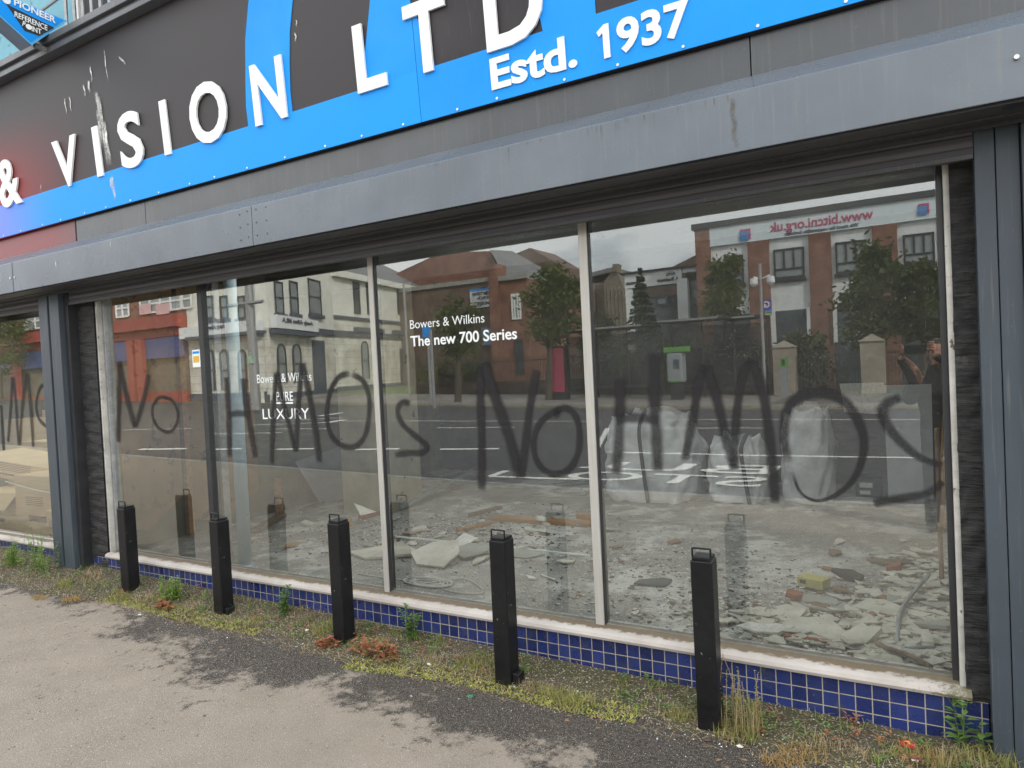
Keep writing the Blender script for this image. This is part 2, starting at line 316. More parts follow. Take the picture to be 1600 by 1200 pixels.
def glass_mat(name, speckle=.5, film=.05):
    ma, t, b, o = nodes(name); t.nodes.remove(b); v = coords(t)
    fr = N(t, 'Fresnel'); fr.inputs['IOR'].default_value = 1.75
    tr = N(t, 'BsdfTransparent'); tr.inputs[0].default_value = (.96, .97, .965, 1)
    gl = N(t, 'BsdfGlossy'); gl.inputs['Roughness'].default_value = 0.0; gl.inputs[0].default_value = (.97, 1.0, .985, 1)
    bn = N(t, 'Bump'); bn.inputs['Strength'].default_value = .012; bn.inputs['Distance'].default_value = .02
    t.links.new(noise(t, v, 1.3, 2), bn.inputs['Height']); t.links.new(bn.outputs[0], gl.inputs['Normal'])
    ad = N(t, 'Math', operation='MULTIPLY_ADD'); ad.inputs[1].default_value = 2.1; ad.inputs[2].default_value = .03; ad.use_clamp = True
    t.links.new(fr.outputs[0], ad.inputs[0])
    m1 = N(t, 'MixShader'); t.links.new(ad.outputs[0], m1.inputs[0]); t.links.new(tr.outputs[0], m1.inputs[1]); t.links.new(gl.outputs[0], m1.inputs[2])
    df = N(t, 'BsdfDiffuse'); df.inputs[0].default_value = (.55, .54, .50, 1)
    s1 = ramp(t, noise(t, v, 160, 2), .60, .72); s2 = ramp(t, noise(t, v, 2.5, 5), .35, .75)
    q = N(t, 'Math', operation='MULTIPLY'); t.links.new(s1, q.inputs[0]); t.links.new(s2, q.inputs[1])
    q2 = N(t, 'Math', operation='MULTIPLY_ADD'); t.links.new(q.outputs[0], q2.inputs[0]); q2.inputs[1].default_value = speckle; q2.inputs[2].default_value = film
    m2 = N(t, 'MixShader'); t.links.new(q2.outputs[0], m2.inputs[0]); t.links.new(m1.outputs[0], m2.inputs[1]); t.links.new(df.outputs[0], m2.inputs[2])
    t.links.new(m2.outputs[0], o.inputs[0]); return ma
def sh_glass():
    ma, t, b, o = nodes('smoked_shelter_glass'); b.inputs['Base Color'].default_value = (.03, .035, .04, 1); b.inputs['Roughness'].default_value = .1; b.inputs['Alpha'].default_value = .45; return ma
MT['shelter_glass'] = sh_glass()
MT['glass'] = glass_mat('shop_glass', .45, .02)
MT['glass_dusty'] = glass_mat('dusty_shop_glass', .85, .028)
def alpha_mat(name, col, amax, soft=.45, rough=.7, ns=90, namt=.25):
    """paint whose cover fades to nothing at the edge of the stroke (v of the uv map)"""
    ma, t, b, o = nodes(name); uv = N(t, 'UVMap'); uv.uv_map = 'UVMap'; sp = N(t, 'SeparateXYZ'); t.links.new(uv.outputs[0], sp.inputs[0])
    a = N(t, 'Math', operation='SUBTRACT'); t.links.new(sp.outputs[1], a.inputs[0]); a.inputs[1].default_value = .5
    ab = N(t, 'Math', operation='ABSOLUTE'); t.links.new(a.outputs[0], ab.inputs[0])
    mr = N(t, 'MapRange', interpolation_type='SMOOTHSTEP'); mr.inputs['From Min'].default_value = .5; mr.inputs['From Max'].default_value = .5-soft
    t.links.new(ab.outputs[0], mr.inputs[0])
    n = noise(t, coords(t), ns, 4, .8); ml = N(t, 'MapRange'); ml.inputs['From Min'].default_value = .3; ml.inputs['From Max'].default_value = .7; ml.inputs['To Min'].default_value = 1-namt; ml.inputs['To Max'].default_value = 1+namt*.3
    t.links.new(n, ml.inputs[0]); q = N(t, 'Math', operation='MULTIPLY'); t.links.new(mr.outputs[0], q.inputs[0]); t.links.new(ml.outputs[0], q.inputs[1])
    q1 = N(t, 'Math', operation='MULTIPLY'); t.links.new(q.outputs[0], q1.inputs[0]); t.links.new(sp.outputs[0], q1.inputs[1])
    q2 = N(t, 'Math', operation='MULTIPLY', use_clamp=True); t.links.new(q1.outputs[0], q2.inputs[0]); q2.inputs[1].default_value = amax
    t.links.new(q2.outputs[0], b.inputs['Alpha']); b.inputs['Base Color'].default_value = (*col, 1); b.inputs['Roughness'].default_value = rough; b.inputs['Specular IOR Level'].default_value = .25
    return ma
MT['spray'] = alpha_mat('black_spray_paint', (.022, .020, .022), .97, .39, ns=170, namt=.45)
MT['mess'] = alpha_mat('bird_streaks', (.82, .82, .78), 1.0, .35, ns=14, namt=1.0)
MT['stain'] = alpha_mat('brown_streak_stain', (.13, .11, .07), .7, .5, ns=30, namt=1.0)
def mesh_mat():
    ma, t, b, o = nodes('perforated_shutter'); v = coords(t)
    vo = N(t, 'TexVoronoi'); vo.inputs['Scale'].default_value = 135; vo.inputs['Randomness'].default_value = .0; t.links.new(v, vo.inputs['Vector'])
    wv = N(t, 'TexWave', bands_direction='Z'); wv.inputs['Scale'].default_value = 7; t.links.new(v, wv.inputs['Vector'])
    h = ramp(t, vo.outputs['Distance'], .28, .34)
    c = mixc(t, ramp(t, wv.outputs[1], .0, .10), (.012, .012, .013), (.105, .10, .105)); t.links.new(h, b.inputs['Alpha'])
    t.links.new(c, b.inputs['Base Color']); b.inputs['Roughness'].default_value = .45; bumpn(t, b, wv.outputs[1], .6, .006); return ma
MT['perf'] = mesh_mat()

# ---------------------------------------------------------------- mesh helpers
class MB:
    def __init__(s): s.v = []; s.f = []; s.uv = None
    def add(s, vs, fs):
        k = len(s.v); s.v += [Vector(p) for p in vs]; s.f += [tuple(i+k for i in f) for f in fs]; return s
    def box(s, x0, x1, y0, y1, z0, z1, M_=None):
        p = [(x, y, z) for z in (z0, z1) for y in (y0, y1) for x in (x0, x1)]
        if M_ is not None: p = [M_ @ Vector(q) for q in p]
        return s.add(p, [(0, 2, 3, 1), (4, 5, 7, 6), (0, 1, 5, 4), (2, 6, 7, 3), (0, 4, 6, 2), (1, 3, 7, 5)])
    def prism(s, pts, ext):
        """polygon (list of 3d points) pushed along vector ext"""
        n = len(pts); a = [Vector(p) for p in pts]; e = Vector(ext)
        s.add(a+[p+e for p in a], [tuple(range(n))[::-1], tuple(range(n, 2*n))]+[(i, (i+1) % n, n+(i+1) % n, n+i) for i in range(n)]); return s
    def tube(s, pts, rad, n=8, cap=True):
        pts = [Vector(p) for p in pts]; k = len(s.v); rs = rad if isinstance(rad, (list, tuple)) else [rad]*len(pts)
        pn = None
        for i, p in enumerate(pts):
            d = (pts[min(i+1, len(pts)-1)]-pts[max(i-1, 0)]).normalized()
            if pn is None: pn = d.orthogonal().normalized()
            a = (pn-d*pn.dot(d)).normalized(); pn = a; b = d.cross(a)
            for j in range(n):
                t = 2*math.pi*j/n; s.v.append(p+rs[i]*(math.cos(t)*a+math.sin(t)*b))
        for i in range(len(pts)-1):
            for j in range(n): s.f.append((k+i*n+j, k+i*n+(j+1) % n, k+(i+1)*n+(j+1) % n, k+(i+1)*n+j))
        if cap: s.f.append(tuple(k+j for j in range(n))[::-1]); s.f.append(tuple(k+(len(pts)-1)*n+j for j in range(n)))
        return s
    def build(s, name, ma, parent=None, origin=None, smooth=False, bevel=0):
        me = bpy.data.meshes.new(name); o0 = Vector(origin) if origin is not None else (parent_world(parent) if parent else Vector((0, 0, 0)))
        me.from_pydata([p-o0 for p in s.v], [], s.f); me.update()
        if s.uv:
            ul = me.uv_layers.new(name='UVMap')
            for l in me.loops: ul.data[l.index].uv = s.uv[l.vertex_index]
        ob = bpy.data.objects.new(name, me); COL.objects.link(ob)
        if isinstance(ma, str): ma = MT[ma]
        me.materials.append(ma)
        if parent: ob.parent = parent
        elif origin is not None: ob.location = o0
        if smooth: me.polygons.foreach_set('use_smooth', [True]*len(me.polygons))
        if bevel:
            b = ob.modifiers.new('bevel', 'BEVEL'); b.width = bevel; b.segments = 2; b.limit_method = 'ANGLE'
        return ob
def parent_world(o):
    p = Vector((0, 0, 0))
    while o: p += o.location; o = o.parent
    return p
def tag(o, label=None, cat=None, group=None, kind=None):
    if label: o['label'] = label
    if cat: o['category'] = cat
    if group: o['group'] = group
    if kind: o['kind'] = kind
    return o
def thing(name, label, cat, loc=(0, 0, 0), group=None):
    o = bpy.data.objects.new(name, None); COL.objects.link(o); o.location = loc; o.empty_display_size = .1
    return tag(o, label, cat, group)
def struct(name, mb, ma, **k): return tag(mb.build(name, ma, **k), kind='structure')
def text_mb(s, org, xa, za, wd, ht, th=.01, bold=0.0, nrm=None, mb=None, fit_h=True):
    """flat extruded lettering: left-bottom corner org, axes xa/za, fitted to width wd and cap height ht"""
    cu = bpy.data.curves.new('lettering', 'FONT'); cu.body = s; cu.size = 1; cu.offset = bold; cu.resolution_u = 4
    ob = bpy.data.objects.new('lettering', cu); COL.objects.link(ob)
    me = bpy.data.meshes.new_from_object(ob); bpy.data.objects.remove(ob); bpy.data.curves.remove(cu)
    vs = [v.co.copy() for v in me.vertices]; fs = [tuple(p.vertices) for p in me.polygons]
    x0 = min(v.x for v in vs); x1 = max(v.x for v in vs)
    caps = .729; z0 = min(v.y for v in vs) if fit_h else 0; z1 = max(v.y for v in vs) if fit_h else caps
    xa = Vector(xa).normalized(); za = Vector(za).normalized(); n = nrm or xa.cross(za); n = Vector(n).normalized()
    org = Vector(org); P = []
    for v in vs: P.append(org+xa*((v.x-x0)/(x1-x0)*wd)+za*((v.y-z0)/(z1-z0)*ht)+n*th)
    mb = mb or MB(); k = len(P)
    from collections import Counter
    cnt = Counter(); 
    for f in fs:
        for i in range(len(f)): cnt[(f[i], f[(i+1) % len(f)])] += 1
    side = []
    for (a, b) in list(cnt):
        if (b, a) not in cnt: side.append((b, a, a+k, b+k))
    mb.add(P+[p-n*th for p in P], fs+side); bpy.data.meshes.remove(me)
    return mb
def smooth_path(pts, sub=8):
    out_ = []; n = len(pts)
    for i in range(n-1):
        p0, p1, p2, p3 = pts[max(i-1, 0)], pts[i], pts[i+1], pts[min(i+2, n-1)]
        for j in range(sub):
            t = j/sub; out_.append(.5*((2*p1)+(p2-p0)*t+(2*p0-5*p1+4*p2-p3)*t*t+(3*p1-p0-3*p2+p3)*t*t*t))
    out_.append(pts[-1]); return out_
def ribbon(mb, pts, wid, nrm, ends=(.0, .0), off=0.0):
    """strip along 3d points, uv.x = strength (fades at the ends), uv.y = across"""
    if mb.uv is None: mb.uv = []
    n = Vector(nrm).normalized(); k = len(mb.v); m_ = len(pts)
    for i, p in enumerate(pts):
        d = (pts[min(i+1, m_-1)]-pts[max(i-1, 0)]).normalized(); s_ = d.cross(n).normalized(); w_ = wid[i] if isinstance(wid, list) else wid
        e = min(1, (i+.01)/max(1, m_*ends[0]+.01), (m_-1-i+.01)/max(1, m_*ends[1]+.01)) if (ends[0] or ends[1]) else 1
        for q in (-.5, .5): mb.v.append(p+s_*w_*q+n*off); mb.uv.append((max(0, min(1, e)), q+.5))
    for i in range(m_-1): mb.f.append((k+2*i, k+2*i+1, k+2*i+3, k+2*i+2))
    return mb
def arc(pts, k=6): return smooth_path([Vector(p) for p in pts], k)

# ================================================================ THE SETTING
# ground sheet that climbs to the left
def strip_sheet(y0, y1, dz, ny=1, x0=-140, x1=70):
    xs = []; x = x1
    while x > x0: xs.append(x); x -= (1.0 if -12 < x < 4 else 2.5)
    xs.append(x0); mb = MB()
    for xx in xs:
        for j in range(ny+1): mb.v.append(Vector((xx, y0+(y1-y0)*j/ny, g(xx)+dz)))
    n = ny+1
    for i in range(len(xs)-1):
        for j in range(ny): mb.f.append((i*n+j, i*n+j+1, (i+1)*n+j+1, (i+1)*n+j))
    return mb
KERB_N = -4.95; KERB_F = -21.0
struct('ground', strip_sheet(-260, 150, -.45, 4, -260, 260), 'lawn')
struct('pavement', strip_sheet(KERB_N+.12, .0, 0.0, 6), 'pave')
struct('road', strip_sheet(KERB_F, KERB_N, -.11, 6), 'road')
def kerb(y0, y1, name, dz=.0):
    mb = MB(); x = -60.0
    while x < 24: 
        a, b = g(x)+dz, g(x+.9)+dz
        mb.add([(x, y0, a-.3), (x+.895, y0, b-.3), (x+.895, y1, b-.3), (x, y1, a-.3), (x, y0, a), (x+.895, y0, b), (x+.895, y1, b), (x, y1, a)],
               [(0, 3, 2, 1), (4, 5, 6, 7), (0, 1, 5, 4), (2, 3, 7, 6), (0, 4, 7, 3), (1, 2, 6, 5)]); x += .9
    struct(name, mb, 'kerb')
kerb(KERB_N, KERB_N+.125, 'kerb', .004); kerb(KERB_F-.125, KERB_F, 'kerb', .004)
struct('far_pavement', strip_sheet(-27.0, KERB_F-.12, 0.0, 2), 'farpave')
struct('far_ground', strip_sheet(-120.0, -27.0, -.004, 6), 'lawn')
# road markings, read off the reflection
RZ = -.106
def mark(px_list, ma='white_paint', name='road_marking', wide=None):
    mb = MB()
    if wide:
        a, b = [RG(*p, RZ) for p in px_list]; d = (b-a); d.z = 0; L_ = d.length; n = max(1, int(L_/2)); d.normalize(); s_ = Vector((-d.y, d.x, 0))*wide/2
        for i in range(n+1):
            c = a+d*(L_*i/n)
            for q in (-1, 1): v_ = c+s_*q; v_.z = g(v_.x)+RZ; mb.v.append(v_)
        for i in range(n): mb.f.append((2*i, 2*i+1, 2*i+3, 2*i+2))
    else:
        v_ = [RG(*p, RZ) for p in px_list]; mb.v = v_; mb.f = [tuple(range(len(v_)))]
    struct(name, mb, ma)
mark([(948, 706), (1484, 716)], wide=.13)
mark([(1250, 655.5), (1484, 655.5)], wide=.12); mark([(1040, 656), (1250, 655.5)], wide=.12)
mark([(1038, 669), (1200, 669)], wide=.11); mark([(610, 657), (940, 658)], wide=.10); mark([(535, 658), (600, 657)], wide=.1)
mark([(683, 668), (805, 667.5)], wide=.12)
for a, b in ((688, 780), (555, 624), (432, 490), (334, 377), (218, 292), (5, 60)):
    mark([(a, 702), (b, 701)], wide=.2)
mark([(330, 678), (440, 676)], wide=.1); mark([(395, 664), (510, 660)], wide=.12); mark([(440, 657), (535, 653)], wide=.12); mark([(430, 670), (512, 670)], wide=.1)
mark([(165, 672), (300, 669)], wide=.09)
mark([(500, 650), (534, 645)], wide=.3); mark([(508, 661), (538, 656)], wide=.3)
mark([(766, 744), (905, 748.5)], wide=.13); mark([(766, 744), (792, 735)], wide=.13)
mark([(930, 705), (950, 668)], wide=.12)
for k in (0, .28):
    pts = [RG(x, 638, RZ) for x in (300,)]
    mb = MB(); xx = 20
    for i in range(60): 
        x = 20-i*1.5
        for q in (0, .1): mb.v.append(Vector((x, KERB_F+.35+k+q, g(x)+RZ)))
    for i in range(59): mb.f.append((2*i, 2*i+1, 2*i+3, 2*i+2))
    struct('road_marking', mb, 'yellow_paint')
mb = MB()
for i in range(60):
    x = 20-i*1.5
    for q in (0, .1): mb.v.append(Vector((x, KERB_N-.45+q, g(x)+RZ)))
for i in range(59): mb.f.append((2*i, 2*i+1, 2*i+3, 2*i+2))
struct('road_marking', mb, 'yellow_paint')
mb = text_mb('BUS', (-1.75, -7.15, g(-4)+RZ+.008), (-1, .0, 0), (0, -1, 0), 3.9, .85, .002)
struct('road_marking', mb, 'white_paint')
mb = text_mb('STOP', (-1.75, -6.1, g(-4)+RZ+.008), (-1, .0, 0), (0, -1, 0), 3.9, .8, .002)
struct('road_marking', mb, 'white_paint')

# ================================================================ THE SHOP
X_L, X_R = -6.2, .25
b_ = thing('shop_building', 'turquoise rendered upper storey and plain walls of the shuttered shop', 'building', (0, 0, 0))
mb = MB(); WX0, WX1, WZ0, WZ1 = -5.95, -5.24, 4.60, 5.9
for x0, x1, z0, z1 in ((-14, WX0, 3.0, 8), (WX1, 5, 3.0, 8), (WX0, WX1, 3.0, WZ0), (WX0, WX1, WZ1, 8)): mb.box(x0, x1, .02, .3, z0, z1)
mb.build('wall', 'turq', b_)
wn = MB().box(WX0, WX1, .045, .065, WZ0, WZ1).build('window', mat('dim_pane', (.02, .025, .03), (.04, .04, .045), .5, spec=.15), b_)
MB().box(WX0, WX0+.04, .02, .044, WZ0, WZ1).box(WX1-.04, WX1, .02, .044, WZ0, WZ1).box(WX0+.04, WX1-.04, .02, .044, WZ0, WZ0+.06).build('frame', 'white_frame', wn)
MB().box(WX0-.05, WX1+.05, -.05, .04, WZ0-.06, WZ0-.002).build('sill', 'cream', wn)
gr = MB(); n = 6
for i in range(n): x = WX0+.06+i*(WX1-WX0-.1)/(n-1); gr.tube([(x, -.09, WZ0-.12), (x, -.09, 5.9)], .014, 6)
gr.tube([(WX0-.35, -.10, 4.86), (WX1+.05, -.10, 4.95)], .013, 6); gr.build('security_grille', 'galv', wn)
MB().box(-7.6, -7.05, -.10, .02, 4.55, 4.66).box(-7.5, -7.1, -.03, .02, 4.0, 4.55).build('ledge', 'turq', b_)
mb = MB(); FILL_X = [(-5.0, -4.3), (-4.0, -2.2), (-1.9, .2), (-11.5, -7.0)]
mb.box(-14, 5, .3, .36, 3.05, 3.2).box(-14, 5, 2.15, 3.15, 3.05, 3.2).box(-14, 5, 4.25, 5.6, 3.05, 3.2).box(-12.2, -6.62, 2.16, 2.3, 2.58, 3.049).box(-6.32, .36, 2.16, 2.3, 2.58, 3.049)  # the two dropped beams are added to hide the rear light panels
for xa, xb in ((-14, -11.5), (-7.0, -5.0), (-4.3, -4.0), (-2.2, -1.9), (.2, 5)): mb.box(xa, xb, .36, 2.15, 3.05, 3.2); mb.box(xa, xb, 3.15, 4.25, 3.05, 3.2)
mb.build('ceiling', 'ceil', b_)
for xa, xb in FILL_X: MB().box(xa+.002, xb-.002, .362, 2.148, 3.10, 3.106).build('added_fill_panel', 'fill_sheet', b_); MB().box(xa+.002, xb-.002, 3.152, 4.248, 3.10, 3.106).build('added_fill_panel', 'fill_sheet_dim', b_)  # unseen ceiling panels, added to let light into the dark interior
MB().box(-14, 5, 5.4, 5.6, .0, 3.05).build('back_wall', 'int_wall', b_)
MB().box(-6.62, -6.32, .15, 5.4, .0, 3.05).build('party_wall', 'int_wall2', b_)
MB().box(.36, .6, .15, 5.4, .0, 3.05).build('side_wall', 'int_wall2', b_)
MB().box(-14, 5, .10, .36, 2.525, 3.0).build('lintel', 'canopy_dark', b_)
MB().box(.6, 5, .02, .3, 0, 2.52).build('pier', 'rblack', b_)
MB().box(-14.2, -14, .0, 5.6, -.1, 8).build('end_wall', 'int_wall2', b_); MB().box(4.8, 5, .31, 5.4, 0, 3.05).build('end_wall', 'int_wall2', b_)
MB().box(-12.4, -12.2, .15, 5.4, 0, 3.05).build('partition', 'int_wall2', b_)
MB().box(-5.5, -4.9, 2.37, 3.02, .14, 3.05).build('column', mat('column_plaster', (.34, .32, .24), (.24, .225, .17), .95, scale=3, bump=.6, bscale=12, speck=(.12, .1, .08), speck_s=5, speck_t=.66), b_)
# tiled stall riser and sill
mb = MB(); mb.box(-14, -6.62, .0, .12, -.05, .207).box(-6.15, .245, .0, .12, -.05, .207); mb.build('stall_riser', 'tiles', b_)
def sill(x0, x1):
    prof = [(.10, .20), (-.008, .209), (-.026, .218), (-.031, .232), (-.024, .247), (-.006, .255), (.10, .268)]
    m_ = MB(); n_ = max(2, int((x1-x0)/.12))
    for i in range(n_+1):
        x = x0+(x1-x0)*i/n_; dx = math.sin(x*3.1)*.0012
        for (y, z) in prof: m_.v.append(Vector((x, y+dx, z+dx*.6)))
    k = len(prof)
    for i in range(n_):
        for j in range(k-1): m_.f.append((i*k+j, i*k+j+1, (i+1)*k+j+1, (i+1)*k+j))
    m_.f.append(tuple(range(k))); m_.f.append(tuple(range(n_*k, n_*k+k))[::-1])
    return m_.build('sill', 'sill', b_, smooth=False)
sill(-5.93, .19); sill(-14, -6.6)
# rough black pilasters either side of the window
def rough_pil(x0, x1, y0, z0, z1):
    m_ = MB(); nx, nz = 10, 120; rr = random.Random(3)
    for i in range(nz+1):
        for j in range(nx+1):
            x = x0+(x1-x0)*j/nx; z = z0+(z1-z0)*i/nz
            d = .007*math.sin(z*58+math.sin(z*9+j*.35)*1.6)+.004*math.sin(z*131+j*.5)+rr.uniform(-.0015, .0015)
            if j in (0, nx): d = 0
            m_.v.append(Vector((x, y0-d, z)))
    for i in range(nz):
        for j in range(nx): k = i*(nx+1)+j; m_.f.append((k, k+1, k+nx+2, k+nx+1))
    m_.box(x0, x1, y0+.012, .12, z0, z1)
    return m_.build('pilaster', 'rblack', b_, smooth=True)
rough_pil(-6.17, -5.925, .0, .13, 2.5); rough_pil(.172, .262, .0, .20, 2.5)
struct('interior_floor', MB().box(-14, 5, .12, 5.4, .0, .14), 'floor')
MB().box(-14, 5, .12, .30, .142, .192).build('plinth', mat('floor_ledge', (.22, .22, .21), (.16, .16, .15), .9, scale=3, speck=(.5, .5, .48), speck_s=50), b_)

# ---- fascia sign, leaning out at the top
TL = .07
def SY(z, off=0.0): return -.15-TL*(z-3.05)-off
def red_glow(name, base, red, x0, x1, rough=.5, spec=.3, zc=None):  # paints a red reflected glow into the base colour towards the left
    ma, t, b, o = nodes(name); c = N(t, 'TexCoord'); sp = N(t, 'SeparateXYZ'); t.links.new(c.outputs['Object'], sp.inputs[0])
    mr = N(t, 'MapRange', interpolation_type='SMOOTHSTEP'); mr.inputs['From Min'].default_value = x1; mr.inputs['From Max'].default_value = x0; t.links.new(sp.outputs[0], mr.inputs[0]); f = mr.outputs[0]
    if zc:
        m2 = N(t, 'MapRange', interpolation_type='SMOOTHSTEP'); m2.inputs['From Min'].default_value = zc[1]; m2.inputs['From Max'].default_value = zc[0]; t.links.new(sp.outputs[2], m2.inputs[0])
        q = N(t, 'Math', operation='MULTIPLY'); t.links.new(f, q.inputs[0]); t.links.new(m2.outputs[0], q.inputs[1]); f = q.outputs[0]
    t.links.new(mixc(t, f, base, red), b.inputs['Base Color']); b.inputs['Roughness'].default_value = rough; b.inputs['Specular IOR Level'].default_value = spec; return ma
MT['black_red_glow'] = red_glow('sign_black_painted_glow', (.038, .033, .036), (.36, .03, .035), -4.6, -2.4, zc=(.3, 1.05))
MT['blue_red_glow'] = red_glow('sign_blue_painted_glow', (.004, .30, .87), (.20, .25, .88), -4.3, -3.0, spec=.25)  # the same red glow tints the blue to violet at the left
MT['strip_red_glow'] = red_glow('strip_grey_painted_glow', (.085, .088, .093), (.22, .045, .05), -3.4, -2.4, rough=.35)  # red reflection painted into the grey of the leftmost strip
fs_ = thing('fascia_sign', 'long black and blue fascia sign with raised white lettering above the canopy', 'sign', (-3, SY(3.05), 3.05))
def sgn(poly, off, th=.004): return [(x, SY(z, off), z) for x, z in poly], (0, -th, 0)
ZT = 4.30
mb = MB().prism([(x, SY(z, 0), z) for x, z in ((-14, 3.05), (-2.31, 3.05), (-2.31, ZT), (-14, ZT))], (0, .12, 0)); mb.build('panel', 'black_red_glow', fs_)
mb = MB().prism([(x, SY(z, 0), z) for x, z in ((-2.308, 3.05), (4, 3.05), (4, ZT), (-2.308, ZT))], (0, .12, 0)); mb.build('panel', 'sign_black', fs_)
BT = 3.325
def band(poly, ma='sign_blue'):
    p, e = sgn(poly, .001, .003); MB().prism(p, e).build('blue_band', ma, fs_)
band([(-14, 3.052), (-2.309, 3.052), (-2.309, BT), (-14, BT)], 'blue_red_glow'); band([(-2.306, 3.052), (4, 3.052), (4, BT), (-2.306, BT)])
band([(-3.695, BT), (-3.285, BT), (-3.285, 3.45), (-3.265, 3.62), (-3.235, 3.80), (-3.18, 3.98), (-3.08, 4.2), (-3.02, 4.29), (-3.42, 4.29), (-3.5, 4.2), (-3.57, 4.06), (-3.635, 3.85), (-3.675, 3.6), (-3.695, 3.45)])
band([(-2.70, BT), (-2.309, BT), (-2.309, 4.29), (-2.42, 4.29), (-2.50, 4.05), (-2.59, 3.78), (-2.65, 3.56), (-2.69, 3.42)])
band([(-2.306, BT), (-2.185, BT), (-2.205, 3.45), (-2.28, 3.62), (-2.306, 3.66)])
band([(-1.52, BT), (-1.235, BT), (-1.235, 4.29), (-1.62, 4.29), (-1.58, 3.8), (-1.545, 3.5)])
for ch, x0, x1 in (('&', -6.93, -6.57), ('V', -6.0, -5.65), ('I', -5.43, -5.35), ('S', -5.09, -4.81), ('I', -4.575, -4.50), ('O', -4.25, -3.87), ('N', -3.61, -3.32), ('L', -2.73, -2.51), ('T', -2.36, -2.08), ('D', -1.84, -1.50)):
    ov = .012 if ch in 'OS&' else 0; z0 = 3.30-ov; ht = .38+2*ov; za = Vector((0, -TL, 1))
    if ch == 'I':
        mb = MB().box(0, x1-x0, .004, .020, 0, .38); o0 = Vector((x0, SY(z0, .02), z0))
        mb.v = [Vector((v.x, v.y-TL*v.z, v.z))+o0 for v in mb.v]
    else: mb = text_mb(ch, (x0, SY(z0, .006), z0), (1, 0, 0), za, x1-x0, ht, .014, .022, nrm=(0, -1, -TL))
    lt = mb.build('letter', 'letter', fs_, bevel=.004 if ch == 'I' else 0)
mb = text_mb('Estd.', (-1.835, SY(3.108, .006), 3.108), (1, 0, 0), (0, -TL, 1), .49, .160, .006, .028, nrm=(0, -1, -TL)); mb.build('lettering', 'letter', fs_)
mb = text_mb('937', (-1.135, SY(3.108, .006), 3.108), (1, 0, 0), (0, -TL, 1), .345, .158, .006, .028, nrm=(0, -1, -TL)); mb.build('lettering', 'letter', fs_)
MB().prism([(-1.235+x, SY(3.108+z, .012), 3.108+z) for x, z in ((.030, 0), (.062, 0), (.062, .155), (.038, .155), (.0, .128), (.010, .106), (.030, .120))], (0, .006, 0)).build('lettering', 'letter', fs_)
for i in range(34):
    x = -8.6+i*.325+R.uniform(-.04, .04)
    if x < 1: MB().tube([(x, SY(3.062, .0), 3.066), (x, SY(3.062, .008), 3.066)], .007, 8).build('screw', 'screw', fs_)
mb = MB()
for y0, y1, z0, z1 in ((-.315, -.0, 4.305, 4.345), (-.30, -.22, 4.345, 4.375), (-.33, -.0, 4.375, 4.43)): mb.box(-14, 4, y0, y1, z0, z1)
mb.build('cap_trim', 'cap', fs_, bevel=.004)
def mess(pts, wd, par, nm='dropping', ma='mess', e=(.2, .5)):
    for (x0, z0, x1, z1) in pts:
        m_ = MB(); p = [Vector((x0+(x1-x0)*t+math.sin(t*9+x0*50)*.004, SY(z0+(z1-z0)*t, .006), z0+(z1-z0)*t)) for t in [i/10 for i in range(11)]]
        ribbon(m_, p, wd*R.uniform(.6, 1.2), (0, -1, -.07), e); m_.build(nm, ma, par)
mess([(-5.35, 4.13, -5.35, 4.0), (-5.47, 4.02, -5.46, 3.92), (-5.40, 4.03, -5.40, 3.93)], .035, fs_)
mess([(-5.32, 3.93, -5.30, 3.62), (-5.29, 3.90, -5.29, 3.35), (-5.27, 3.70, -5.25, 3.35), (-5.33, 3.8, -5.33, 3.5), (-5.31, 3.92, -5.31, 3.72), (-5.30, 3.86, -5.30, 3.66)], .055, fs_)
mess([(-5.27, 3.28, -5.25, 3.16), (-5.255, 3.26, -5.25, 3.10), (-5.27, 3.27, -5.27, 3.18)], .06, fs_)
mess([(-5.15, 4.2, -5.15, 3.95), (-4.98, 4.1, -4.9, 4.02), (-5.75, 3.98, -5.75, 3.85), (-5.68, 3.98, -5.68, 3.85)], .018, fs_)
mess([(-3.19, 3.78, -3.19, 3.72), (-3.17, 3.85, -3.17, 3.8), (-6.27, 3.4, -6.27, 3.3)], .012, fs_)

# ---- lower fascia strip and canopy (shutter housing)
ca = thing('shutter_canopy', 'long grey painted steel canopy box housing the shutters below the sign', 'canopy', (-3, -.36, 2.49))
for x0, x1 in ((-14, -5.905), (-5.885, -4.945), (-4.94, -.55), (-.545, 4)):
    MB().box(x0, x1, -.118, -.02, 2.84, 3.047).build('fascia_strip', 'strip' if x0 > -5.9 else 'strip_red_glow', ca, bevel=.002)
def can(x0, x1):
    prof = [(-.36, 2.49), (-.36, 2.737), (-.155, 2.862), (-.10, 2.862), (-.10, 2.53), (-.34, 2.50)]
    m_ = MB().prism([(x0, y, z) for y, z in prof], (x1-x0, 0, 0)); return m_.build('housing', 'canopy', ca, bevel=.004)
can(-14, -6.435); can(-6.425, -3.492); can(-3.489, 4)
MB().box(-14, 4, -.335, .10, 2.484, 2.497).build('soffit', 'canopy_dark', ca)
MB().box(-14, 4, -.215, -.20, 2.476, 2.4835).box(-14, 4, -.125, -.115, 2.468, 2.4835).build('soffit_trim', 'canopy_dark', ca)
for x, z in ((-3.60, 2.70), (-3.60, 2.62), (-3.60, 2.54), (-3.53, 2.71), (-3.53, 2.63), (-3.53, 2.55), (-3.45, 2.71), (-3.45, 2.63), (-3.45, 2.55), (-3.36, 2.71), (-3.36, 2.63), (-3.36, 2.55), (-6.40, 2.61), (-6.47, 2.61)):
    MB().tube([(x, -.360, z), (x, -.364, z)], .005 if x > -6 else .010, 8).build('rivet', 'cap' if x > -6 else 'screw', ca)
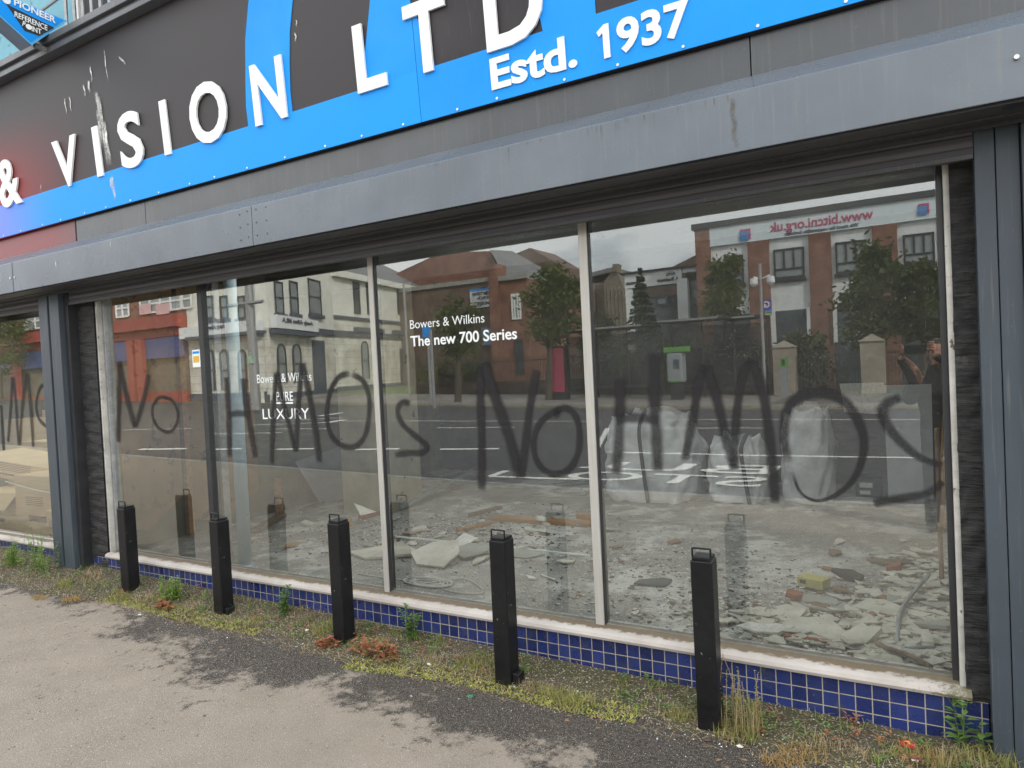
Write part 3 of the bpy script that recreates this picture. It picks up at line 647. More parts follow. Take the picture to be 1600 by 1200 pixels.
p = PY(1588, 90, -.362); MB().tube([(p.x, -.361, p.z), (p.x, -.372, p.z)], .008, 10).build('rivet', 'screw', ca)
m_ = MB(); p0, p1 = PY(1143, 152, -.362), PY(1150, 235, -.362)
ribbon(m_, [p0.lerp(p1, t/12)+Vector((math.sin(t*1.3)*.004, 0, 0)) for t in range(13)], .03, (0, -1, 0), (.1, .3), .002); m_.build('stain', 'stain', ca); m_ = MB()
for k in range(24):
    x = R.choice((R.uniform(-2.6, .3), R.uniform(-1.2, -.4))); z1 = 2.735; l = R.uniform(.02, .09)
    ribbon(m_, [Vector((x, -.362, z1-l*t/5)) for t in range(6)], R.uniform(.004, .012), (0, -1, 0), (.0, .8), .002)
    m_.build('stain', 'stain', ca); m_ = MB()
m_ = MB(); ribbon(m_, [Vector((-5.75, -.362, 2.67-.06*t/5)) for t in range(6)], .012, (0, -1, 0), (.1, .5), .002); m_.build('dropping', 'mess', ca); m_ = MB()
ribbon(m_, [Vector((-5.0, -.362, 2.72-.05*t/5)) for t in range(6)], .008, (0, -1, 0), (.1, .5), .002); m_.build('dropping', 'mess', ca)
p = PZ(1585, 166, 2.483); MB().tube([(p.x, p.y, 2.4838), (p.x, p.y, 2.4826)], .035, 20).build('vent_hole', 'black_alu', ca)
# rolled shutter curtain and guide rails
rs = thing('roller_shutter', 'raised perforated steel roller shutter above the four-pane window', 'shutter', (-3, -.06, 2.375))
MB().box(X_L, X_R, -.066, -.052, 2.398, 2.48).build('curtain', 'perf', rs)
MB().box(X_L, X_R, -.075, -.043, 2.374, 2.397).build('bottom_bar', 'canopy_dark', rs, bevel=.003)
MB().box(X_L, X_R, -.02, .07, 2.42, 2.55).build('inner_track', 'canopy_dark', rs)
rl = MB().box(-6.555, -6.415, -.12, .02, g(-6.5)-.02, 2.482).build('guide_rail', 'rail', rs, bevel=.004)
MB().box(-6.412, -6.385, -.095, .02, g(-6.5)-.02, 2.482).build('rail_channel', 'black_alu', rl)
rl = MB().box(-6.382, -6.235, -.12, .02, g(-6.5)-.02, 2.482).build('guide_rail', 'rail', rs, bevel=.004)
MB().box(-6.232, -6.172, -.075, .02, g(-6.5)-.02, 2.482).build('rail_channel', 'black_alu', rl)
MB().box(.252, .318, -.07, .02, -.02, 2.482).build('guide_rail', 'rail', rs, bevel=.003)
MB().box(.3205, .395, -.075, .02, -.02, 2.482).build('guide_rail', 'rail', rs, bevel=.003)
MB().box(.3975, .6, -.10, .02, -.02, 2.482).build('guide_rail', 'rail', rs, bevel=.003)
rs2 = thing('roller_shutter', 'raised shutter over the cardboard-filled window at the far left', 'shutter', (-8, -.06, 2.375))
MB().box(-12, -6.56, -.066, -.052, 2.398, 2.48).build('curtain', 'perf', rs2)
MB().box(-12, -6.56, -.075, -.043, 2.374, 2.397).build('bottom_bar', 'canopy_dark', rs2, bevel=.003)

# ---- projecting triangular sign
xs = -5.72
def SP(px, py, dx=0): p_ = PX(px, py, xs); return Vector((xs+dx, p_.y, p_.z))
ps = thing('projecting_sign', 'blue edged triangular sign hung on two steel brackets at top left', 'sign', SP(108, 62))
A_, B_, C_ = SP(-75, -40), SP(105, 33), SP(49, 71)
MB().prism([A_, B_, C_], (-.16, 0, 0)).build('sign_case', mat('case_side', (.16, .22, .30), (.13, .18, .25), .5), ps)
def tri(a, b, c, s_, dx):
    m_ = (a+b+c)/3; return [m_+(q-m_)*s_+Vector((dx, 0, 0)) for q in (a, b, c)]
t0 = tri(A_, B_, C_, 1.0, .001); t1 = tri(A_, B_, C_, .90, .001)
MB().prism(t0, (.008, 0, 0)).build('border', mat('light_blue_edge', (.10, .42, .80), (.08, .36, .7), .4), ps)
MB().prism([q+Vector((.009, 0, 0)) for q in t1], (.003, 0, 0)).build('blue_face', 'sign_blue', ps)
dk = [SP(8, 7), SP(83, 44), SP(60, 57), SP(37, 49)]
MB().prism([q+Vector((.0135, 0, 0)) for q in dk], (.002, 0, 0)).build('dark_panel', 'sign_black', ps)
def signtext(s_, a, b, ht, bold=.01, ma='letter', dx=.0165):
    p0, p1 = SP(*a, dx), SP(*b, dx); d = p1-p0; z_ = Vector((0, -d.z, d.y)).normalized()
    if z_.z < 0: z_ = -z_
    return text_mb(s_, p0, d, z_, d.length, ht, .003, bold, nrm=(1, 0, 0), fit_h=True).build('lettering', ma, ps)
hh = (SP(85, 27)-SP(86, 37)).length
signtext('PIONEER', (20, 9), (85, 38), hh*1.05, .02); signtext('REFERENCE', (21, 27), (72, 49), hh*.85); signtext('P', (33, 41), (37, 43.2), hh*.8); signtext('INT', (48, 49.5), (63, 55), hh*.8)
cc = SP(43, 43, .0165); MB().prism([cc+Vector((0, math.cos(t/12*6.283)*hh*.42, math.sin(t/12*6.283)*hh*.42)) for t in range(12)], (.003, 0, 0)).build('disc', 'letter', ps)
cc = SP(8, 1, .0165); MB().prism([cc+Vector((0, math.cos(t/12*6.283)*hh*.6, math.sin(t/12*6.283)*hh*.6)) for t in range(12)], (.003, 0, 0)).build('disc', 'letter', ps)
for a, b in (((80, 50), (106, 63)), ((62, 66), (84, 75))):
    MB().tube([SP(*a, -.08), SP(*b, -.08)], .022, 6).build('bracket', 'galv', ps)
MB().box(-5.80, -5.76, -.2, -.1, SP(78, 62).z-.05, SP(78, 62).z+.05).build('fixing', 'yellow', ps)

# ---- the main shop window
sw = thing('shop_window', 'wide four-pane shop window sprayed with grey graffiti, stripped room behind', 'window', (-3, GY, .26))
ZB, ZTOP = .262, 2.52
panes = [(-5.88, -4.642, 'glass'), (-4.588, -2.948, 'glass'), (-2.898, -1.486, 'glass'), (-1.428, .145, 'glass_dusty')]
for x0, x1, mm_ in panes:
    m_ = MB().add([(x0-.02, GY, ZB-.01), (x1+.02, GY, ZB-.01), (x1+.02, GY, ZTOP), (x0-.02, GY, ZTOP)], [(0, 1, 2, 3)])
    m_.build('pane', mm_, sw)
MB().box(-4.642, -4.588, .055, .13, ZB-.02, ZTOP).build('mullion', 'black_alu', sw, bevel=.003)
MB().box(-4.600, -4.575, .14, .20, ZB-.02, ZTOP).build('inner_post', 'galv', sw, bevel=.003)
for x0, x1 in ((-2.946, -2.908), (-1.484, -1.436)):
    mu = MB().box(x0, x1, .058, .13, ZB-.015, ZTOP).build('mullion', 'alu', sw, bevel=.003)
    MB().box(x1, x1+.009, .068, .12, ZB-.015, ZTOP).build('gasket', 'black_alu', mu)
MB().box(-5.925, -5.907, .012, .12, ZB-.02, ZTOP).build('side_trim', 'trimw', sw, bevel=.003)
MB().box(-5.906, -5.880, .055, .12, ZB-.02, ZTOP).build('side_frame', 'galv', sw, bevel=.003)
MB().box(.128, .150, .05, .13, ZB-.02, ZTOP).build('side_frame', 'black_alu', sw, bevel=.002)
m_ = MB()
for i in range(60):
    z = ZB-.02+i*(ZTOP-ZB)/60; wv = R.uniform(-.003, .005)
    m_.box(.1515, .173+wv, .012+R.uniform(0, .004), .11, z, z+(ZTOP-ZB)/60+.001)
m_.build('side_trim', 'trimw', sw)
MB().box(-5.85, .128, .07, .11, ZB-.02, ZB+.008).build('bottom_frame', mat('old_rail', (.2, .19, .16), (.13, .12, .1), .6), sw)
sw2 = thing('shop_window', 'narrow view of a shop window full of cardboard boxes at the far left', 'window', (-8, GY, .26))
MB().add([(-12, GY, ZB-.01), (-6.56, GY, ZB-.01), (-6.56, GY, ZTOP), (-12, GY, ZTOP)], [(0, 1, 2, 3)]).build('pane', 'glass', sw2)
MB().box(-12, -6.6, .07, .11, ZB-.02, ZB+.008).build('bottom_frame', 'alu', sw2)
MB().box(-6.60, -6.56, .02, .12, ZB-.02, ZTOP).build('side_frame', 'trimw', sw2)
# vinyl lettering and sticker on the glass
def vinyl(s_, a, b, top, bold=0, yo=-.002):
    p0, p1 = PY(*a, GY+yo), PY(*b, GY+yo); q = PY(a[0], top, GY+yo)
    text_mb(s_, p0, (1, 0, 0), (0, 0, 1), p1.x-p0.x, q.z-p0.z, .0006, bold, nrm=(0, -1, 0), fit_h=True).build('vinyl_lettering', 'letter2', sw)
vinyl('Bowers & Wilkins', (641, 514), (757, 504), 500.5, -.004); vinyl('The new 700 Series', (642, 542), (808, 529), 525, .016)
vinyl('Bowers & Wilkins', (402, 599), (487, 595), 585.5, -.002); vinyl('PURE', (432, 627), (458, 625), 612.5, .005); vinyl('LUXURY', (411, 655), (483, 651), 639, .0)
for a, b in ((432, 443), (446, 458)):
    p0, p1 = PY(a, 629.5, GY), PY(b, 628.5, GY); MB().box(p0.x, p1.x, GY-.0025, GY-.0015, p0.z-.007, p0.z+.004).build('vinyl_bar', 'letter2', sw)
p0, p1 = PY(302, 574, GY), PY(312, 546, GY)
st = MB().box(p0.x, p1.x+.004, GY-.003, GY-.0015, p0.z, p1.z).build('sticker', 'letter2', sw)
MB().box(p0.x+.012, p1.x-.008, GY-.0045, GY-.0035, p0.z+.035, p0.z+.085).build('sticker_logo', mat('amber', (.75, .45, .05), (.7, .4, .05), .5), st)
MB().box(p0.x+.008, p1.x-.004, GY-.0045, GY-.0035, p1.z-.03, p1.z-.012).build('sticker_band', 'sign_blue', st)
# ---- sprayed graffiti: strokes read as NO HMOs, twice, and part of a third
GRAF = [
 [([(187, 563), (187, 600), (186, 650), (185, 692)], .075), ([(187, 568), (196, 610), (205, 645), (212, 668)], .075), ([(233, 584), (226, 620), (212, 668)], .06)],
 [([(262, 621), (248, 622), (239, 636), (240, 655), (250, 670), (266, 675), (277, 660), (277, 640), (268, 625), (255, 621)], .032)],
 [([(354, 588), (357, 620), (359, 660), (359, 716)], .065), ([(380, 590), (384, 625), (392, 670), (400, 716)], .065), ([(357, 649), (372, 646), (392, 648)], .055)],
 [([(425, 726), (427, 660), (432, 581)], .052), ([(432, 581), (446, 640), (463, 706)], .052), ([(463, 706), (466, 640), (472, 568)], .05), ([(473, 566), (482, 610), (493, 670), (500, 724)], .058)],
 [([(549, 584), (530, 589), (516, 613), (511, 650), (518, 680), (535, 696), (556, 697), (571, 680), (577, 650), (577, 620), (567, 595), (548, 584)], .045)],
 [([(642, 631), (629, 629), (622, 641), (629, 662), (650, 682), (667, 697), (661, 707), (638, 708), (616, 711)], .045)],
 [([(752, 568), (751, 620), (753, 690), (753, 768)], .062), ([(756, 566), (772, 615), (795, 680), (814, 748)], .078), ([(839, 577), (828, 640), (815, 748)], .055)],
 [([(873, 654), (870, 643), (882, 638), (896, 645), (905, 668), (904, 705), (890, 732), (864, 741), (841, 724), (834, 695), (840, 668), (856, 650), (880, 638)], .042)],
 [([(969, 590), (969, 640), (967, 690), (963, 742)], .066), ([(1023, 550), (1023, 620), (1026, 680), (1028, 738)], .068), ([(963, 656), (990, 653), (1030, 656)], .055)],
 [([(1070, 720), (1082, 660), (1092, 600), (1104, 571)], .048), ([(1104, 571), (1122, 630), (1136, 690), (1148, 735)], .052), ([(1148, 735), (1150, 660), (1160, 590), (1175, 560)], .045), ([(1175, 560), (1192, 610), (1202, 680), (1208, 740), (1212, 788)], .05)],
 [([(1232, 724), (1226, 690), (1228, 650), (1244, 624), (1280, 614), (1316, 624), (1342, 660), (1350, 700), (1336, 745), (1308, 772), (1276, 782), (1250, 768), (1238, 735)], [.04, .045, .05, .054, .054, .05, .044, .038, .03, .022, .018, .016, .018])],
 [([(1410, 620), (1388, 629), (1379, 645), (1390, 670), (1412, 695), (1440, 716), (1475, 728)], [.04, .05, .05, .046, .04, .034, .026]), ([(1474, 752), (1450, 770), (1410, 778), (1364, 786)], [.03, .036, .042, .045])],
]
GRAF2 = [
 [([(2, 632), (4, 670), (6, 705)], .05), ([(-14, 590), (-10, 650), (-8, 700)], .05)],
 [([(20, 588), (17, 640), (13, 692)], .055), ([(21, 588), (26, 640), (30, 697)], .055), ([(32, 697), (35, 640), (42, 583)], .055), ([(43, 582), (49, 640), (53, 700)], .06)],
 [([(72, 600), (62, 608), (57, 635), (62, 655), (75, 668)], .045)],
]
def spray(group, par, k0=0):
    for gi, strokes in enumerate(group):
        m_ = MB()
        for si, (pts, wd) in enumerate(strokes):
            P_ = [PY(x, y, GY) for x, y in pts]; sp_ = smooth_path(P_, 8)
            if isinstance(wd, list):
                ws = []
                for i in range(len(sp_)): t = i/8; a = min(int(t), len(wd)-1); b = min(a+1, len(wd)-1); ws.append((wd[a]+(wd[b]-wd[a])*(t-int(t)))*1.34)
            else: ws = [wd*1.34*(1+.06*math.sin(i*.7+gi)) for i in range(len(sp_))]
            ribbon(m_, sp_, ws, (0, -1, 0), (.05, .05), .004+.0007*si)
        m_.build('graffiti_letter', 'spray', par)
spray(GRAF, sw); spray(GRAF2, sw2)

# ---------------------------------------------------------------- bollards
bol_pos = [(-5.34, -.17, .73, 'first'), (-4.23, -.17, .74, 'second'), (-3.05, -.21, .785, 'third'), (-1.875, -.235, .785, 'fourth'), (-.81, -.245, .805, 'fifth')]
bl = ['black steel bollard farthest left, nearest the double guide rails', 'black bollard in front of the dark window mullion, second from left',
      'black bollard beside the left silver mullion, the middle one of five', 'black bollard with a wire hoop between the two silver mullions, second from right', 'black bollard farthest right, in front of the dusty pane']
def make_bollard(h):
    t = thing('bollard', bl[0], 'bollard', (0, 0, 0), 'black security bollards in front of the shop')
    s_ = .048
    MB().box(-s_, s_, -s_, s_, -.1, h-.022).build('post', 'bollard', t, bevel=.006)
    MB().box(-s_+.006, s_-.006, -s_+.006, s_-.006, h-.022, h-.006).build('cap', 'bollard', t, bevel=.003)
    a = s_-.008; MB().tube(arc([(-a, -a+.01, h-.01), (-a, -a+.01, h+.024), (-a+.006, -a+.01, h+.03), (a-.006, -a+.01, h+.03), (a, -a+.01, h+.024), (a, -a+.01, h-.01)], 3), .0045, 8).build('hoop', 'bollard', t, smooth=True)
    return t
def lockbox(t): MB().box(.048, .09, -.03, .03, -.03, .075).build('hinge_lug', 'bollard', t, bevel=.006)
for i, (x, y, h, nm) in enumerate(bol_pos):
    t = make_bollard(h-g(x)) if i in (0, 2) else None
    if t is None:
        src = b_prev; t = src.copy(); COL.objects.link(t)
        for c_ in src.children:
            if c_.name.startswith('hinge'): continue
            k_ = c_.copy(); COL.objects.link(k_); k_.parent = t
    t['label'] = bl[i]; t.location = (x, y, g(x)); t.rotation_euler = (R.uniform(-.008, .008), R.uniform(-.01, .01), R.uniform(-.06, .06))
    b_prev = t
    if i in (1, 3):
        mb = MB().box(.048, .09, -.03, .03, -.03, .07); mb.build('hinge_lug', 'bollard', None, bevel=.006).parent = t

# ---------------------------------------------------------------- verge of soil, moss, kerbstones and weeds
def wallz(x): return .035+.017*max(0, -x)+.0
mb = MB(); nx = 260; ny = 9
def vy(x): return -.33-.05*math.sin(x*1.7)-.04*math.sin(x*4.1+1)-(.10 if x > -1 else 0)-max(0, -x-4.5)*.07
for i in range(nx+1):
    x = -9+i*(9.3)/nx
    for j in range(ny+1):
        t = j/ny; y0_ = vy(x); y = y0_*(1-t)+0.0*t
        h = g(x)+(.003 if j == 0 else 0)+(wallz(x)-g(x))*t**1.2*(.9)+(0 if j in (0,) else R.uniform(-.004, .009)*math.sin(t*3.1)**.5)
        mb.v.append(Vector((x, y, h-(.02 if j == 0 else 0))))
for i in range(nx):
    for j in range(ny): k = i*(ny+1)+j; mb.f.append((k, k+1, k+ny+2, k+ny+1))
struct('verge', mb, 'soil', smooth=True)
def vz(x, y):
    t = max(0, min(1, 1-y/vy(x))) if y > vy(x) else 0
    return g(x)+(wallz(x)-g(x))*t**1.2*.9
def ground_at(px, py):
    p_ = PZ(px, py, 0)
    for _ in range(4): p_ = PZ(px, py, vz(p_.x, p_.y))
    return p_
def blade(m_, p, h, w_, lean, az, seg=3):
    d = Vector((math.cos(az), math.sin(az), 0)); s_ = Vector((-d.y, d.x, 0))*w_/2; k = len(m_.v); h = h/(1+.35*lean)
    for i in range(seg+1):
        t = i/seg; c = p+d*(lean*h*t*t)+Vector((0, 0, h*(t-.25*lean*t*t))); q = s_*(1-t*.92)
        m_.v += [c-q, c+q]
    for i in range(seg): m_.f.append((k+2*i, k+2*i+1, k+2*i+3, k+2*i+2))
def leafp(m_, p, d, ln, w_):
    d = d.normalized(); s_ = d.cross(Vector((0, 0, 1)))
    s_ = s_.normalized() if s_.length > 1e-3 else Vector((1, 0, 0)); u_ = s_.cross(d)
    a, b, c, e = p, p+d*ln*.45+s_*w_/2+u_*ln*.06, p+d*ln-u_*ln*.08, p+d*ln*.45-s_*w_/2+u_*ln*.06
    m_.add([a, b, c, e], [(0, 1, 2), (0, 2, 3)])
def grass_mb(p, n, h, spread, lean=.7, w_=.004):
    m_ = MB()
    for i in range(n):
        a = R.uniform(0, 6.28); r_ = spread*R.random()**.6
        x, y = p.x+math.cos(a)*r_, p.y+math.sin(a)*r_*.6; y = min(y, -.012); blade(m_, Vector((x, y, vz(x, y)-.004)), h*R.uniform(.4, 1), w_*R.uniform(.7, 1.5), R.uniform(.1, lean), R.uniform(0, 6.28))
    return m_
def leafy_mb(p, n, h, spread, ls=.03, stems=5):
    m_ = MB(); s2 = MB()
    for s_ in range(stems):
        a = R.uniform(0, 6.28); r_ = spread*R.random(); b0 = Vector((p.x+math.cos(a)*r_, min(p.y+math.sin(a)*r_*.5, -.01), p.z-.005)); hh_ = h*R.uniform(.5, 1); ln = R.uniform(.0, .35)
        az = R.uniform(0, 6.28); path = [b0+Vector((math.cos(az)*ln*hh_*(t/4)**2, math.sin(az)*ln*hh_*(t/4)**2*.5, hh_*t/4)) for t in range(5)]
        s2.tube(path, [.0022, .002, .0017, .0013, .0008], 5)
        for k in range(n):
            t = R.uniform(.12, 1); c = path[int(t*3.99)].lerp(path[min(4, int(t*3.99)+1)], t*3.99 % 1); b = R.uniform(0, 6.28)
            leafp(m_, c, Vector((math.cos(b), math.sin(b), R.uniform(-.1, .7))), ls*R.uniform(.5, 1.15)*(1.15-.5*t), ls*R.uniform(.25, .45))
    return m_, s2
WEEDS = [ # px, py, kind, size, label
 (62, 893, 'bright', .27, 'bushy bright green weed under the left shop window'), (20, 885, 'bright', .17, 'small bright green weed at the left edge of the photo'),
 (100, 915, 'yellow', .09, 'yellow grass tuft below the left guide rails'), (62, 935, 'orange', .05, 'orange moss-like grass patch on the kerb stones at far left'), (112, 938, 'orange', .06, 'orange grass patch just left of the first bollard'),
 (140, 905, 'straw', .12, 'bare dry stalks at the foot of the double rails'), (190, 935, 'yellow', .08, 'pale yellow tuft touching the first bollard'),
 (232, 938, 'straw', .10, 'dry straw tuft right of the first bollard'), (270, 940, 'bright', .14, 'low green weed with broad leaves between first and second bollards'), (258, 950, 'red', .06, 'low red-leaved weed between first and second bollards'),
 (300, 950, 'straw', .08, 'straw clump left of the second bollard'), (395, 975, 'straw', .08, 'straw clump right of the second bollard'), (445, 965, 'green', .16, 'upright green weed between second and third bollards'),
 (480, 965, 'straw', .12, 'tall straw tuft between second and third bollards'), (515, 985, 'yellow', .14, 'yellow-green tuft touching the third bollard'), (512, 1010, 'red', .06, 'small red weed at the foot of the third bollard'),
 (575, 1020, 'red', .12, 'large red-leaved weed right of the third bollard'), (612, 1028, 'red', .09, 'reddish weed below the left silver mullion'), (642, 1000, 'green', .18, 'tall green willow-leaved weed under the left silver mullion'),
 (600, 1005, 'straw', .07, 'straw scatter tuft behind the large red weed'), (680, 1035, 'straw', .07, 'dry tuft between third and fourth bollards'), (745, 1042, 'yellow', .11, 'arching green-yellow grass tuft left of the fourth bollard'), (762, 1058, 'straw', .08, 'straw tuft at the foot of the fourth bollard'),
 (865, 1088, 'yellow', .08, 'low yellow tuft right of the fourth bollard'), (900, 1100, 'yellow', .09, 'low yellow tuft between fourth and fifth bollards, nearer the road'), (1062, 1120, 'yellow', .07, 'small tuft left of the fifth bollard'),
 (1148, 1135, 'tall', .25, 'tall thin seeding weed right of the fifth bollard'), (1180, 1150, 'tall', .16, 'shorter seeding weed with yellow base near the fifth bollard'), (1150, 1150, 'yellow', .09, 'dense yellow-green tuft at the foot of the seeding weeds'), (1255, 1180, 'orange', .06, 'orange dry tuft left of the red wrapper'),
 (1290, 1165, 'straw', .09, 'straw tuft above the red wrapper'), (1225, 1195, 'orange', .06, 'orange dry tuft on the bottom edge of the photo'), (1440, 1185, 'orange', .07, 'orange tuft just right of the red wrapper'), (1462, 1190, 'yellow', .08, 'yellow-green tuft at the bottom between wrapper and rail'),
 (1518, 1165, 'leafr', .15, 'broad-leaved green weed by the right guide rail'), (1545, 1190, 'yellow', .10, 'grass tuft touching the right guide rail'), (1490, 1192, 'straw', .10, 'dry brown stems beside the broad-leaved weed'),
 (830, 1075, 'straw', .06, 'straw tuft beside the fourth bollard lug'), (1340, 1180, 'straw', .07, 'thin straw tuft left of the red wrapper'),
]
for px, py, kd, sz, lb in WEEDS:
    sz *= 1.45
    p_ = ground_at(px, py); grp = 'weeds growing along the foot of the shop wall'
    if p_.y > -.03: p_.y = -.04
    p_.z = vz(p_.x, p_.y)
    if kd in ('yellow', 'orange', 'straw'):
        m_ = grass_mb(p_, {'yellow': 170, 'orange': 190, 'straw': 90}[kd], sz*.72, sz*(.8 if kd != 'orange' else 1.1), 1.7, .0036 if kd != 'straw' else .003)
        tag(m_.build('grass_tuft', {'yellow': 'leaf_yellow', 'orange': 'leaf_orange', 'straw': 'straw'}[kd], origin=p_), lb, 'weed', grp)
    else:
        t = thing('weed', lb, 'weed', p_, grp)
        if kd == 'tall': m_, s2 = leafy_mb(p_, 44, sz, sz*.38, .015, 13)
        elif kd == 'leafr': m_, s2 = leafy_mb(p_, 12, sz, sz*.3, .07, 4)
        elif kd == 'green': m_, s2 = leafy_mb(p_, 30, sz, sz*.14, .045, 6)
        elif kd == 'red': m_, s2 = leafy_mb(p_, 11, sz*.75, sz*.9, .05, 11)
        else: m_, s2 = leafy_mb(p_, 18, sz, sz*.62, .040, 22)
        m_.build('leaves', {'tall': 'leaf_yellow', 'leafr': 'leaf_green', 'green': 'leaf_green', 'red': 'leaf_red', 'bright': 'leaf_bright'}[kd], t); s2.build('stem', 'straw' if kd == 'tall' else 'leaf_green', t)
# uncountable ground cover: straw, dead leaves, moss and grit along the verge
def cover(n, kind):
    m_ = MB()
    for i in range(n):
        x = R.uniform(-8.5, .3); y = -R.random()**.8*.42-.005-max(0, -x-4.5)*.05*R.random()
        z = vz(x, y)+.004
        if kind == 'straw':
            if R.random() < .3 and x > -1.9: continue
            a = R.uniform(0, 6.28); l = R.uniform(.02, .10); d = Vector((math.cos(a), math.sin(a)*.6, R.uniform(-.05, .25)))*l; w_ = Vector((-d.y, d.x, 0)).normalized()*.0011
            c = Vector((x, y, z)); k = len(m_.v); m_.v += [c-w_, c+w_, c+d*.5+w_+Vector((0, 0, l*.12)), c+d*.5-w_+Vector((0, 0, l*.12)), c+d]; m_.f += [(k, k+1, k+2, k+3), (k+3, k+2, k+4)]
        elif kind == 'moss':
            if not (math.sin(x*2.3)+math.sin(x*5.1+2)*.6 > -.2): continue
            y = vy(x)+R.uniform(-.06, .10); z = vz(x, y)+.001; a = R.uniform(0, 6.28); blade(m_, Vector((x, y, z)), R.uniform(.007, .020), .009, 1.2, a, 1)
        else:
            c = Vector((x, y-R.random()*.25*(R.random() < .3), 0)); c.z = vz(c.x, c.y)+.003; s_ = R.uniform(.002, .007) if kind != 'leaf' else R.uniform(.010, .022)
            pts = [Vector((R.uniform(-1, 1), R.uniform(-1, 1), R.uniform(-.3, 1)*(.6 if kind != 'leaf' else .25)))*s_+c for _ in range(4)]
            m_.add(pts, [(0, 1, 2), (0, 2, 3), (0, 3, 1), (1, 3, 2)])
    return m_
tag(cover(5000, 'straw').build('dead_grass', 'straw'), 'dry straw and dead stems matted along the foot of the tiled wall', 'dead grass', kind='stuff')
tag(cover(16000, 'moss').build('moss', 'moss'), 'yellow-green moss creeping over the edge of the footpath', 'moss', kind='stuff')
tag(cover(1600, 'grit').build('grit', 'white_chip'), 'pale grit and flakes scattered along the verge', 'grit', kind='stuff')
tag(cover(500, 'leaf').build('dead_leaves', 'brown_chip'), 'small brown dead leaves lying along the verge', 'leaves', kind='stuff')
def undergrowth(n, kd):
    m_ = MB()
    for i in range(n):
        x = R.choice([R.uniform(-8.2, -5.2), R.uniform(-6, -1.7), R.uniform(-5, -2), R.uniform(-1.3, .2)]); y = -R.uniform(.02, .30)-max(0, -x-4.5)*.05*R.random(); p_ = Vector((x, y, vz(x, y)))
        if kd == 'blades':
            for k in range(R.randint(6, 16)): q = p_+Vector((R.gauss(0, .018), R.gauss(0, .012), 0)); q.y = min(q.y, -.012); blade(m_, q, R.uniform(.02, .085), .0035, 1.1, R.uniform(0, 6.28))
        else:
            for k in range(R.randint(5, 12)): b = R.uniform(0, 6.28); leafp(m_, p_+Vector((R.gauss(0, .014), R.gauss(0, .01), R.uniform(.004, .04))), Vector((math.cos(b), math.sin(b), R.uniform(0, .6))), R.uniform(.014, .036), R.uniform(.006, .013))
    return m_
tag(undergrowth(120, 'blades').build('short_grass', 'leaf_yellow'), 'thin yellowing grass growing all along the wall foot', 'grass', kind='stuff')
tag(undergrowth(90, 'blades').build('short_grass', 'leaf_bright'), 'fresh green grass shoots along the wall foot', 'grass', kind='stuff')
tag(undergrowth(110, 'leaves').build('ground_weeds', 'leaf_green'), 'low green seedlings creeping along the wall foot', 'weeds', kind='stuff')
tag(undergrowth(70, 'leaves').build('ground_weeds', 'leaf_red'), 'low reddish seedlings creeping along the wall foot', 'weeds', kind='stuff')
# litter
p_ = ground_at(1418, 1167); t = thing('wrapper', 'crumpled red and yellow wrapper on the soil near the right rail', 'litter', p_)
def crumple(c, sx, sy, n=14, h=.02):
    m_ = MB(); 
    for i in range(n):
        a = i/n*6.283; m_.v.append(c+Vector((math.cos(a)*sx*R.uniform(.7, 1.1), math.sin(a)*sy*R.uniform(.7, 1.1), R.uniform(.0, h))))
    m_.v.append(c+Vector((0, 0, h*.9)))
    for i in range(n): m_.f.append((i, (i+1) % n, n))
    return m_
crumple(p_, .035, .03).build('foil', mat('red_foil', (.62, .02, .06), (.5, .02, .05), .35), t)
crumple(p_+Vector((-.004, -.004, .008)), .018, .014, 9).build('foil_centre', mat('yellow_foil', (.8, .5, .03), (.75, .45, .03), .35), t)
p_ = PZ(735, 1089, .0); m_ = MB().tube([p_+Vector((math.cos(a/16*6.283)*.011, math.sin(a/16*6.283)*.011, .004)) for a in range(17)], .0025, 6)
tag(m_.build('bottle_ring', mat('green_plastic', (.03, .35, .16), (.03, .3, .14), .4), origin=p_), 'tiny green plastic ring lying on the damp asphalt', 'litter')
for px, py, lb in ((1156, 1168, 'white paper scrap beside the seeding weeds'), (218, 962, 'pale pink paper scrap between the first two bollards'), (268, 950, 'white scrap by the low green weed'), (463, 1012, 'flat grey stone left of the third bollard'), (480, 986, 'white scrap left of the third bollard'), (1430, 1192, 'pale scrap under the red wrapper'), (670, 1040, 'pale pebble between third and fourth bollards')):
    p_ = ground_at(px, py); tag(crumple(p_+Vector((0, 0, .004)), .016, .011, 7, .008).build('litter_scrap', 'white_chip' if 'stone' not in lb else 'plasterg', origin=p_), lb, 'litter')

# ================================================================ INSIDE THE STRIPPED SHOP
FZ = .141
def slab_poly(n, r1, r2, rr):
    return [Vector((math.cos(a)*r1*rr.uniform(.8, 1.25), math.sin(a)*max(r2, r1*.55)*rr.uniform(.8, 1.25), 0)) for a in [(i+rr.uniform(-.3, .3))/n*6.283 for i in range(n)]]
def slab(px, py, r1, r2, th, ma, lb, name='plaster_slab', cat='rubble', n=5, tilt=.12, az=None, lift=.0, group=None, rx=None):
    p_ = PZ(px, py, FZ); rr = random.Random(int(px*7+py)); pl = slab_poly(n, r1, r2, rr)
    m_ = MB().prism(pl, (0, 0, th)); a = rr.uniform(0, 6.28) if az is None else az
    M_ = Matrix.Translation(p_+Vector((0, 0, .004+lift+tilt*max(r1, r2)*.5+(math.sin(rx)*r2*.9 if rx else 0)))) @ (Matrix.Rotation(rx, 4, 'X') if rx else Matrix.Identity(4)) @ Matrix.Rotation(a, 4, 'Z') @ Matrix.Rotation(rr.uniform(-tilt, tilt), 4, 'X') @ Matrix.Rotation(rr.uniform(-tilt, tilt), 4, 'Y')
    m_.v = [M_ @ v for v in m_.v]
    o = m_.build(name, ma, origin=p_); return tag(o, lb, cat, group)
